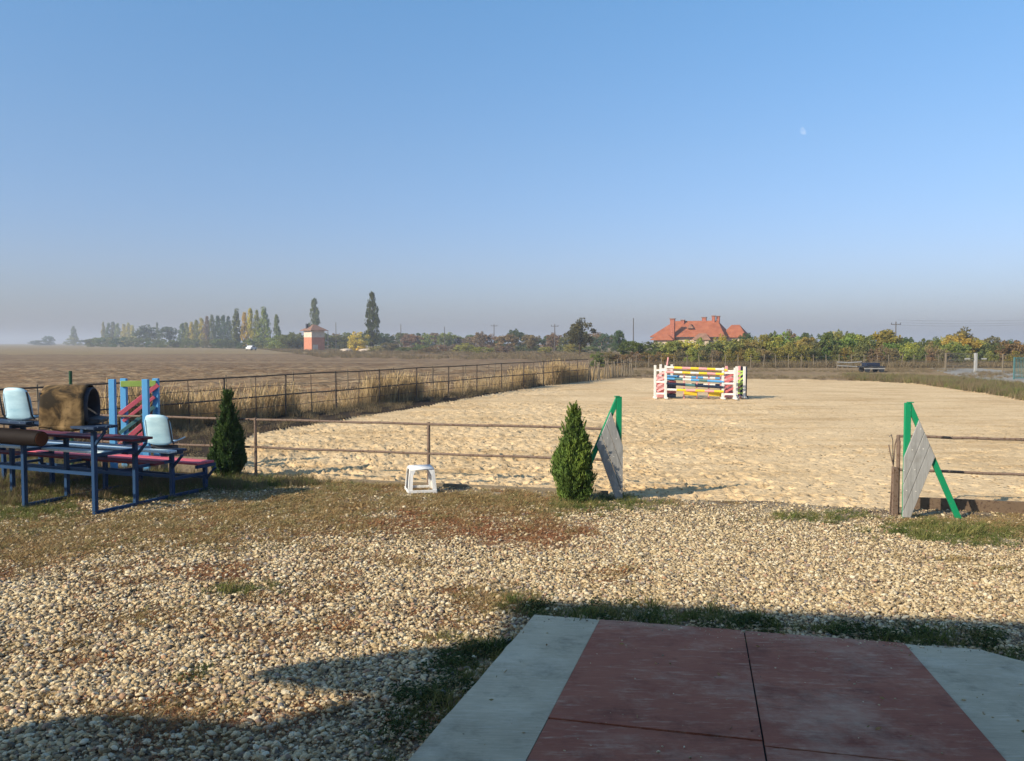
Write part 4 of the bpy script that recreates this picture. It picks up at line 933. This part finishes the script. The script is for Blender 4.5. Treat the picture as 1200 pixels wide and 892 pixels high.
tree(743, 392, 92, 36, 'bush', (.075, .11, .03), 'dense green bush in front of the red roofed house', 'bushes beyond the arena'); tree(762, 397, 95, 26, 'bush', (.075, .10, .03), 'green bush under the left corner of the red roof', 'bushes beyond the arena')
tree(1125, 380, 88, 42, 'bush', (.12, .115, .045), 'biggest olive bush of the hedge, left of the gate pillar', 'bushes beyond the arena')
for px in range(112, 345, 11): tree(px + random.uniform(-4, 4), 395 + random.uniform(-3, 3), 560 - px * .85 - 0, random.uniform(16, 26), 'bush', random.choice([DG, OG, GY]), 'dark bush under the row of poplars', 'bushes under the poplars')
for px in range(330, 570, 10): tree(px + random.uniform(-4, 4), 389 + random.uniform(-3, 5), random.uniform(262, 300), random.uniform(18, 34), random.choice(['bush', 'round', 'bush']), random.choice([DG, OG, GY, YG, BR]), 'green and brown thicket bush between brick house and olive tree', 'thicket beyond the field')
for px in range(440, 700, 13): tree(px + random.uniform(-5, 5), 403 + random.uniform(-3, 3), random.uniform(165, 215), random.uniform(14, 28), 'bush', random.choice([BR, BR, YG, OG]), 'low brown bush at the near edge of the thicket', 'low bushes beyond the field')
for px in range(565, 735, 10): tree(px + random.uniform(-4, 4), 390 + random.uniform(-5, 4), random.uniform(190, 240), random.uniform(16, 28), random.choice(['round', 'bush']), random.choice([DG, DG, OG, BR]), 'dark tree of the thicket left of the red roofed house', 'thicket beyond the field')
tops = [(770, 397), (800, 394.5), (840, 392.5), (870, 391), (905, 389), (935, 384), (960, 389), (985, 387), (1010, 393), (1040, 387), (1062, 392), (1080, 396), (1110, 392), (1150, 395), (1185, 397), (1230, 397)]
for px in np.arange(776, 1240, 9.0):
    t_ = np.interp(px, [a for a, b in tops], [b for a, b in tops]) + random.choice([random.uniform(-3, 3), random.uniform(2, 9)]); c = random.choice([(.33, .30, .07), (.42, .36, .08), (.30, .27, .08), YG, (.24, .24, .07), (.15, .19, .06), (.25, .20, .08), (.17, .22, .06), OG])
    if px > 1140: c = random.choice([BR, (.20, .13, .06), OG])
    tree(px + random.uniform(-3, 3), t_, random.uniform(80, 90), random.choice([18, 24, 32, 44]), random.choice(['bush', 'bush', 'round']), c, 'brown bush right of the gate pillar' if px > 1140 else 'yellow and green bush in the autumn hedge behind the arena', 'autumn hedge')
for px in np.arange(700, 1230, 14.0):
    t_ = np.interp(px, [a for a, b in tops], [b for a, b in tops]) + random.uniform(10, 16)
    tree(px, t_, random.uniform(76, 79), random.uniform(14, 24), 'bush', random.choice([YG, (.22, .17, .05), BR, OG, BR]), 'low yellowed shrub along the front of the autumn hedge', 'low shrubs before the hedge')
for px in range(880, 1230, 22): tree(px + random.uniform(-6, 6), np.interp(px, [a for a, b in tops], [b for a, b in tops]) + random.uniform(-3, 3), random.uniform(96, 125), random.uniform(14, 24), 'round', random.choice([OG, DG, BR]), 'dark tree showing above the autumn hedge', 'trees behind the hedge')
def ordinal(n):
    o_ = ['first', 'second', 'third', 'fourth', 'fifth', 'sixth', 'seventh', 'eighth', 'ninth', 'tenth', 'eleventh', 'twelfth', 'thirteenth', 'fourteenth', 'fifteenth', 'sixteenth', 'seventeenth', 'eighteenth', 'nineteenth']
    if n <= 19: return o_[n - 1]
    t_ = {2: 'twent', 3: 'thirt', 4: 'fort', 5: 'fift'}[n // 10]
    return t_ + 'ieth' if n % 10 == 0 else t_ + 'y-' + o_[n % 10 - 1]
byl = {}
for o in list(COL.objects):
    if o.parent is None and o.get('category') in ('bush', 'tree', 'poplar'): byl.setdefault(o['label'], []).append(o)
for lb_, os_ in byl.items():
    if len(os_) > 1:
        for n_, o in enumerate(sorted(os_, key=lambda o: o.location.x / o.location.y)): o['label'] = lb_ + ', ' + ordinal(n_ + 1) + ' from the left'

# ------------------------------------------------------------------ houses
M_brick = simple('salmon_render', (.50, .20, .12), .9, .2, 1.5); M_cream = simple('cream_render', (.62, .52, .42), .9, .15, 1.5); M_glass = simple('dark_glass', (.03, .035, .04), .2, .1)
m = Mat('roof_tile', .85); wv = m.n('ShaderNodeTexWave'); wv.inputs['Scale'].default_value = 2.2; wv.inputs['Distortion'].default_value = .4; m.l(m.co, wv.inputs[0])
n_ = m.noise(.9, 5, .7); c = m.ramp(n_, [(.3, (.30, .09, .045)), (.7, (.47, .165, .085))]); m.color(m.mix(c, m.mix(c, .7, 1, 'MULTIPLY'), wv.outputs[1])); m.bump(wv.outputs[1], .3, .05); M_tile = m.m
M_tile2 = simple('old_roof_tile', (.24, .13, .09), .9, .3, 2)
def hip(mb, x0, x1, y0, y1, z0, z1, r0, r1):
    yc = (y0 + y1) / 2; b = len(mb.v)
    mb.v += [(x0, y0, z0), (x1, y0, z0), (x1, y1, z0), (x0, y1, z0), (r0, yc, z1), (r1, yc, z1), (x0, y0, z0 - .12), (x1, y0, z0 - .12), (x1, y1, z0 - .12), (x0, y1, z0 - .12)]
    for f in ((0, 1, 5, 4), (1, 2, 5), (2, 3, 4, 5), (3, 0, 4), (0, 6, 7, 1), (1, 7, 8, 2), (2, 8, 9, 3), (3, 9, 6, 0), (6, 9, 8, 7)): mb.f.append(tuple(b + k for k in f))
D = 238
hs = empty('brick_house', ((368.5 - 600) / FPX * D, D, 0), R(45), 'small tall house with salmon walls and hipped roof before the poplar', 'house')
MB().box((0, 0, 1.9), (4.2, 4.2, 3.8)).build('wall', M_brick, hs); MB().box((0, 0, 4.8), (4.22, 4.22, 1.995)).build('upper_wall', M_cream, hs)
mb = MB(); hip(mb, -2.9, 2.9, -2.9, 2.9, 5.8, 7.5, -.3, .3); rf_ = mb.build('roof', M_tile2, hs); MB().box((-1.9, .6, 6.9), (.6, .6, 1.6)).build('chimney', M_dark, rf_)
for (x_, y_, z_, sx, sy, rz_) in ((2.12, -.9, 4.7, .06, .8, 0), (2.12, .9, 4.7, .06, .8, 0), (2.12, -.9, 1.8, .06, .8, 0)):
    wn = MB().box((x_, y_, z_), (sx, sy, 1.2)).build('window', M_cream, hs); MB().box((x_ + .035, y_, z_), (.03, sy * .8, 1.0)).build('pane', M_glass, wn)
for q in (-1.9, 1.2, 2.5): MB().beam((3.6, q * .8, 0), (3.6, q * .8, 5.6), .18, .18, (0, 1, 0)).build('porch_post', M_cream, hs)
MB().beam((3.6, -2, 3.0), (3.6, 2.1, 3.0), .3, .25).build('balcony', M_dark, hs)
MB().box((-.95, -2.12, .9), (1.7, .06, 1.6), 0).build('patch', M_cream, hs)
D = 146; sc_ = D / FPX; HZR = R(-24)
def hz(py): return CH + (HOR - py) * sc_
bh = empty('red_roofed_house', ((761.5 - 600) * sc_, D, 0), HZR, 'long house with big red tiled roof behind the autumn hedge', 'house')
ZE, ZR = hz(394.5), hz(376)
M_wallh = simple('house_render', (.50, .40, .30), .9, .15, 1.2); M_chim = simple('chimney_brick', (.34, .12, .08), .9, .25, 3)
MB().box((6.4, 4.2, ZE / 2), (11.8, 7.2, ZE)).build('wall', M_wallh, bh)
mb = MB(); hip(mb, 0, 13.0, 0, 8.4, ZE, ZR, 3.4, 11.0); r1 = mb.build('roof', M_tile, bh)
MB().box((14.2, 5.2, hz(395) / 2), (3.0, 4.4, hz(395))).build('wall', M_wallh, bh)
mb = MB(); hip(mb, 11.6, 16.2, 2.6, 7.8, hz(395), hz(381), 13.2, 14.6); mb.build('roof', M_tile, bh)
# a lower porch roof stepping forward on the left and another in the middle
MB().box((2.6, -.9, hz(398) / 2), (3.0, 1.6, hz(398))).build('porch_wall', M_wallh, bh); mb = MB(); hip(mb, .6, 4.6, -2.2, .6, hz(398), hz(392), 1.9, 3.3); mb.build('porch_roof', M_tile, bh)
MB().box((9.2, -.5, hz(398) / 2), (2.4, 1.0, hz(398))).build('porch_wall', M_wallh, bh); mb = MB(); hip(mb, 7.6, 10.8, -1.3, .9, hz(398), hz(391), 8.6, 9.8); mb.build('porch_roof', M_tile2, bh)
for (x_, y_, t_, b_, w_) in ((4.0, -.05, 374.5, 400, .75), (5.0, 3.6, 375.5, 382, .55), (8.6, 4.4, 372.5, 379, .7), (10.3, 4.0, 371.0, 379, .5), (11.0, 4.5, 371.3, 379, .5)):
    c_ = MB().box((x_, y_, (hz(t_) + hz(b_)) / 2), (w_, .7, hz(t_) - hz(b_))).build('chimney', M_chim, r1); MB().box((x_, y_, hz(t_) + .06), (w_ + .2, .9, .13)).build('cap', M_tile2, c_)
MB().prism([(6.2, 1.4, hz(385)), (7.4, 1.4, hz(385)), (6.8, 1.4, hz(380.5))], (0, 2.6, 0)).build('dormer', M_tile2, r1)
for x_ in (1.6, 5.6, 7.0, 10.6, 11.8): wn = MB().box((x_, .57, 1.7), (1.0, .08, 1.3)).build('window', M_white, bh); MB().box((x_, .51, 1.7), (.8, .05, 1.1)).build('pane', M_glass, wn)
MB().box((6.5, -.03, ZE - .14), (12.9, .10, .10)).build('gutter', M_dark, bh)

# ------------------------------------------------------------------ utility poles and wires
M_pole = simple('pole_wood', (.10, .09, .085), .9)
def upole(px, top, D, label, arm=True, r=.13):
    p = Vector(((px - 600) / FPX * D, D, 0)); h = CH + (HOR - top) / FPX * D; rt = empty('utility_pole', p, 0, label, 'utility pole', 'utility poles beyond the fields')
    MB().tube([(0, 0, 0), (0, 0, h)], [r, r * .7], 8).build('pole', M_pole, rt, True)
    if arm:
        MB().beam((-.9, 0, h - .5), (.9, 0, h - .5), .1, .12).build('crossarm', M_pole, rt)
        for q in (-.8, .8): MB().tube([(q, 0, h - .44), (q, 0, h - .2)], .06, 6).build('insulator', M_dark, rt)
    return p + Vector((0, 0, h))
for a in ((394, 378, 260, 'utility pole just right of the brick house', False), (470, 380, 270, 'utility pole right of the tallest poplar', False), (521, 383, 260, 'utility pole midway above the thicket', False),
          (650, 380, 200, 'utility pole close left of the olive tree', True), (742, 373, 170, 'tall dark pole left of the red roofed house', False), (579, 380, 230, 'pole with crossarm above the middle of the thicket', True)): upole(*a)
pt = upole(1049, 377, 150, 'utility pole with crossarm above the right hedge', True)
for q, dz in ((-.8, -.6), (.8, -.2), (0, .3)):
    a = pt + Vector((q, 0, dz)); b = Vector((125 + q, 152, 8.6 + dz)); ln = MB(); pts = []
    for i in range(21): t = i / 20; pts.append(a.lerp(b, t) - Vector((0, 0, 2.2 * 4 * t * (1 - t) * .5)))
    o = MB().tube([p - a for p in pts], .012, 5).build('power_line', M_wire); o.location = a
    tag(o, {-.8: 'left power line', .8: 'right power line', 0: 'top power line'}[q] + ' running right from the pole above the hedge', 'power line', 'power lines')

# ------------------------------------------------------------------ white car at the field edge
D = 245; car = empty('parked_car', ((294.5 - 600) / FPX * D, D, 0), R(84), 'tiny white car parked at the far field edge', 'car')
M_carw = simple('white_car_paint', (.8, .8, .8), .25, .03)
prof = [(-2.05, .35), (-2.1, .75), (-1.9, .95), (-1.35, 1.02), (-.75, 1.42), (.75, 1.45), (1.35, 1.0), (2.0, .85), (2.1, .55), (2.05, .3)]
MB().prism([Vector((x_, -.8, z_)) for x_, z_ in prof], (0, 1.6, 0)).build('body', M_carw, car, False, .05)
MB().prism([Vector((x_, -.81, z_)) for x_, z_ in ((-1.2, 1.05), (-.72, 1.36), (.7, 1.38), (1.15, 1.03))], (0, 1.62, 0)).build('window', M_glass, car)
for x_ in (-1.3, 1.3):
    for y_ in (-.78, .78): MB().tube([(x_, y_ - .1, .31), (x_, y_ + .1, .31)], .31, 14).build('wheel', M_dark, car)
for y_ in (-.55, .55): MB().box((2.06, y_, .68), (.06, .3, .14)).build('headlight', M_glass, car)
# pale rocks / heaps by the yellow bush
for px, w_ in ((406, 1.6), (430, 2.2)):
    bm = bmesh.new(); bmesh.ops.create_icosphere(bm, subdivisions=3, radius=1)
    for v in bm.verts: v.co *= 1 + .25 * (random.random() - .5); v.co.z = max(v.co.z * .65, -.2)
    me = bpy.data.meshes.new('heap'); bm.to_mesh(me); bm.free(); me.materials.append(simple('pale_stone', (.48, .40, .32), .9)); D = 214
    o = link('stone_heap', me, None, ((px - 600) / FPX * D, D, .2), (0, 0, 0), (w_, 1.2, .9)); tag(o, 'small pale stone heap left of the yellow bush' if px == 406 else 'larger pale stone heap below the yellow bush', 'stone heap')

# ------------------------------------------------------------------ things beyond the arena on the right
D = 62; pl = empty('gate_pillar', g(1143, 436.5), 0, 'pale concrete gate pillar with two short white arms', 'pillar')
MB().beam((0, 0, -.1), (0, 0, 1.45), .19, .19, (0, 1, 0)).build('pillar', M_greyw, pl, False, .02)
for s in (-1, 1): MB().box((s * .62, 0, 1.02), (.36, .10, .10)).build('arm', M_greyw, pl); MB().beam((s * .13, 0, 1.02), (s * .43, 0, 1.02), .04, .04).build('bracket', M_dark, pl)
p0 = g(1108, 435.5); rt = empty('gate_fence', p0, 0, 'wire mesh fence with concrete post left of the gate pillar', 'fence'); p1 = pl.location - p0
MB().beam((0, 0, -.1), (0, 0, 1.42), .13, .13, (0, 1, 0)).build('post', M_stake, rt, False, .02)
for z in (1.38, .9, .45): MB().tube([Vector((0, 0, z)), p1 + Vector((0, 0, z))], .02, 6).build('wire', M_wire, rt)
mb = MB()
for q in range(1, 24): b_ = p1 * (q / 24); mb.tube([b_ + Vector((0, 0, .05)), b_ + Vector((0, 0, 1.38))], .008, 4)
o = mb.build('mesh', M_wire, rt)
p0 = Vector(pl.location); rt = empty('gate_fence', p0, 0, 'wire fence on posts right of the gate pillar', 'fence'); p1 = g(1235, 437) - p0
for z in (1.30, .8, .4): MB().tube([Vector((.2, 0, z)), p1 + Vector((0, 0, z))], .018, 6).build('wire', M_wire, rt)
for q in (.35, .7, 1.0): MB().tube([p1 * q, p1 * q + Vector((0, 0, 1.4))], .045, 8).build('post', M_stake, rt)
# teal mesh panel at the right edge
p0 = g(1188, 445); rt = empty('teal_gate', p0, R(8), 'teal mesh gate leaf at the right edge of the view', 'gate')
for a, b in (((0, 0, .1), (2.2, 0, .1)), ((0, 0, 1.3), (2.2, 0, 1.3)), ((0, 0, 0), (0, 0, 1.35)), ((2.2, 0, 0), (2.2, 0, 1.35)), ((1.1, 0, 0), (1.1, 0, 1.3))): MB().beam(a, b, .06, .06, (0, 1, 0)).build('frame', M_teal, rt)
for q in range(1, 22): MB().beam((q * .1, 0, .1), (q * .1, 0, 1.3), .02, .02, (0, 1, 0)).build('bar', M_teal, rt)
# low dark trailer
p0 = g(1021, 436.5); tr = empty('trailer', p0, R(6), 'low dark flat trailer standing before the hedge', 'trailer')
MB().box((0, 0, .42), (1.75, .9, .10)).build('deck', M_dark, tr, False, .02); MB().box((-.05, 0, .60), (1.1, .7, .24)).build('box', M_navyp, tr, False, .03)
MB().box((0, -.47, .30), (1.6, .03, .08)).build('side_board', M_greyw, tr)
for s in (-.55, .55):
    for y_ in (-.42, .42): MB().tube([(s, y_ - .06, .2), (s, y_ + .06, .2)], .2, 14).build('wheel', M_dark, tr)
p0 = g(981, 435); rt = empty('rail_hurdle', p0, R(4), 'pale two rail hurdle left of the dark trailer', 'hurdle'); L_ = (g(1010, 435) - p0).length
for s in (0, 1): MB().beam((L_ * s, 0, 0), (L_ * s, 0, .80), .08, .08, (0, 1, 0)).build('post', M_stake, rt)
for z, dz in ((.70, .02), (.42, -.10)): MB().tube([(0, -.06, z), (L_ / 2, -.06, z - .04), (L_, -.06, z + dz)], .04, 8).build('rail', M_greyw, rt, True)
# wire fence in front of the hedge
a = g(745, 431.5); b = g(1100, 431); rt = empty('hedge_fence', a, 0, 'thin wire fence on stakes along the foot of the hedge', 'fence'); n = 24
for i in range(n + 1): link('stake', stk, rt, (b - a) * (i / n), (0, R(random.gauss(0, 3)), 0), (.8, .8, .95))
for z in (1.0, .55): MB().tube([Vector((0, 0, z)), (b - a) + Vector((0, 0, z))], .012, 5).build('wire', M_wire, rt)

# ------------------------------------------------------------------ the moon
m = Mat('moon', 1); e = m.n('ShaderNodeEmission'); e.inputs[0].default_value = (.80, .88, 1, 1); e.inputs[1].default_value = .95; tr_ = m.n('ShaderNodeBsdfTransparent'); mx = m.n('ShaderNodeMixShader')
m.l(m.ramp(m.noise(.02, 3), [(.35, .10), (.65, .26)]), mx.inputs[0]); m.l(tr_.outputs[0], mx.inputs[1]); m.l(e.outputs[0], mx.inputs[2]); m.l(mx.outputs[0], m.t.nodes['Material Output'].inputs[0])
MD = 9000; c_ = at(942.5, 153, MD); k_ = MD / FPX * 4.6; Vv = [(0, 0, 0)]
for i in range(40):
    t_ = 2 * math.pi * i / 40; xx, zz = math.cos(t_), math.sin(t_)
    if xx > 0: xx *= .25
    Vv.append((xx * k_, 0, zz * k_))
me = bpy.data.meshes.new('moon'); me.from_pydata(Vv, [], [(0, i + 1, (i + 1) % 40 + 1) for i in range(40)]); me.materials.append(m.m); mo = link('moon', me, None, c_, (R(14), R(-25), R(-20))); tag(mo, 'faint pale half moon high in the right of the sky', kind='structure')

# ------------------------------------------------------------------ the building behind the camera, whose eave shades the ramp
SL = math.tan(SUN_EL); SH = Vector((.826, .563, 0)); RH = 7.0
def caster(p, h): return Vector((p.x, p.y, 0)) - SH * (h / SL) + Vector((0, 0, h))
eL = caster(g(622, 704), RH); eR = caster(g(1200, 729), RH)
ed = (eR - eL).normalized(); en = Vector((ed.y, -ed.x, 0))   # en points back, away from the arena
bb = empty('stable_building', (eL.x, eL.y, 0), math.atan2(ed.y, ed.x), 'tall rendered building behind the camera at the top of the ramp', 'building')
M_wallb = simple('wall_render', (.55, .50, .42), .9, .12, 2)
LB = 26; ov = .9
MB().box((LB / 2 + .2, -ov - 5, 3.45), (LB - .6, 10, 6.9)).build('wall', M_wallb, bb)
rf2 = MB().prism([(0, 0, RH - .12), (0, 0, RH), (0, -ov - 5, RH + 2.1), (0, -ov * 2 - 10, RH), (0, -ov * 2 - 10, RH - .12)], (LB, 0, 0)).build('roof', M_tile, bb)
for q in range(7):
    wn = MB().box((2 + q * 3.5, -ov + .02, 4.9), (1.3, .08, 1.4)).build('window', M_white, bb); MB().box((2 + q * 3.5, -ov + .07, 4.9), (1.1, .03, 1.2)).build('pane', M_glass, wn)
# added unseen plates, outlined to cast the two yard shadows at bottom left
def flat_caster(name, pix, h, mat, label, th=.06):
    P3 = [caster(g(a_, b_), h) for a_, b_ in pix]; c0 = P3[0]; c0 = Vector((c0.x, c0.y, 0))
    rt = empty(name, c0, 0, label, name.replace('_', ' '))
    MB().prism([p - c0 for p in P3], (0, 0, th)).build('caster_plate', mat, rt)
    pc = sum((p for p in P3), Vector()) / len(P3) - c0
    MB().tube([(pc.x, pc.y, 0), (pc.x, pc.y, h)], .05, 8).build('pole', M_rust, rt)
flat_caster('band_shadow_caster', [(625, 745), (596, 752), (500, 762), (425, 772), (320, 785), (296, 797), (375, 812), (475, 820), (512, 836), (488, 865), (466, 900), (460, 960), (760, 960), (760, 800)], 4.4, M_greyw, 'unseen plate added to cast the shade band left of the ramp')
flat_caster('round_shadow_caster', [(-60, 870), (0, 858), (70, 845), (130, 843), (200, 848), (260, 852), (305, 862), (318, 880), (312, 910), (300, 1000), (-60, 1000)], 4.0, M_greyw, 'unseen plate added to cast the rounded shade at bottom left')

# ------------------------------------------------------------------ haze
hb = MB().box((0, 450, 12.5), (7000, 7900, 29)).mesh('haze', Mat('haze').m)
hm = bpy.data.materials.new('air'); hm.use_nodes = True; t = hm.node_tree; t.nodes.clear(); pv = t.nodes.new('ShaderNodeVolumePrincipled'); mo_ = t.nodes.new('ShaderNodeOutputMaterial')
pv.inputs['Color'].default_value = (.62, .68, .80, 1); pv.inputs['Density'].default_value = .00078; pv.inputs['Anisotropy'].default_value = .15
t.links.new(pv.outputs[0], mo_.inputs['Volume']); hb.materials.clear(); hb.materials.append(hm)
h_ = link('haze', hb); tag(h_, 'pale autumn haze over the fields', kind='stuff')
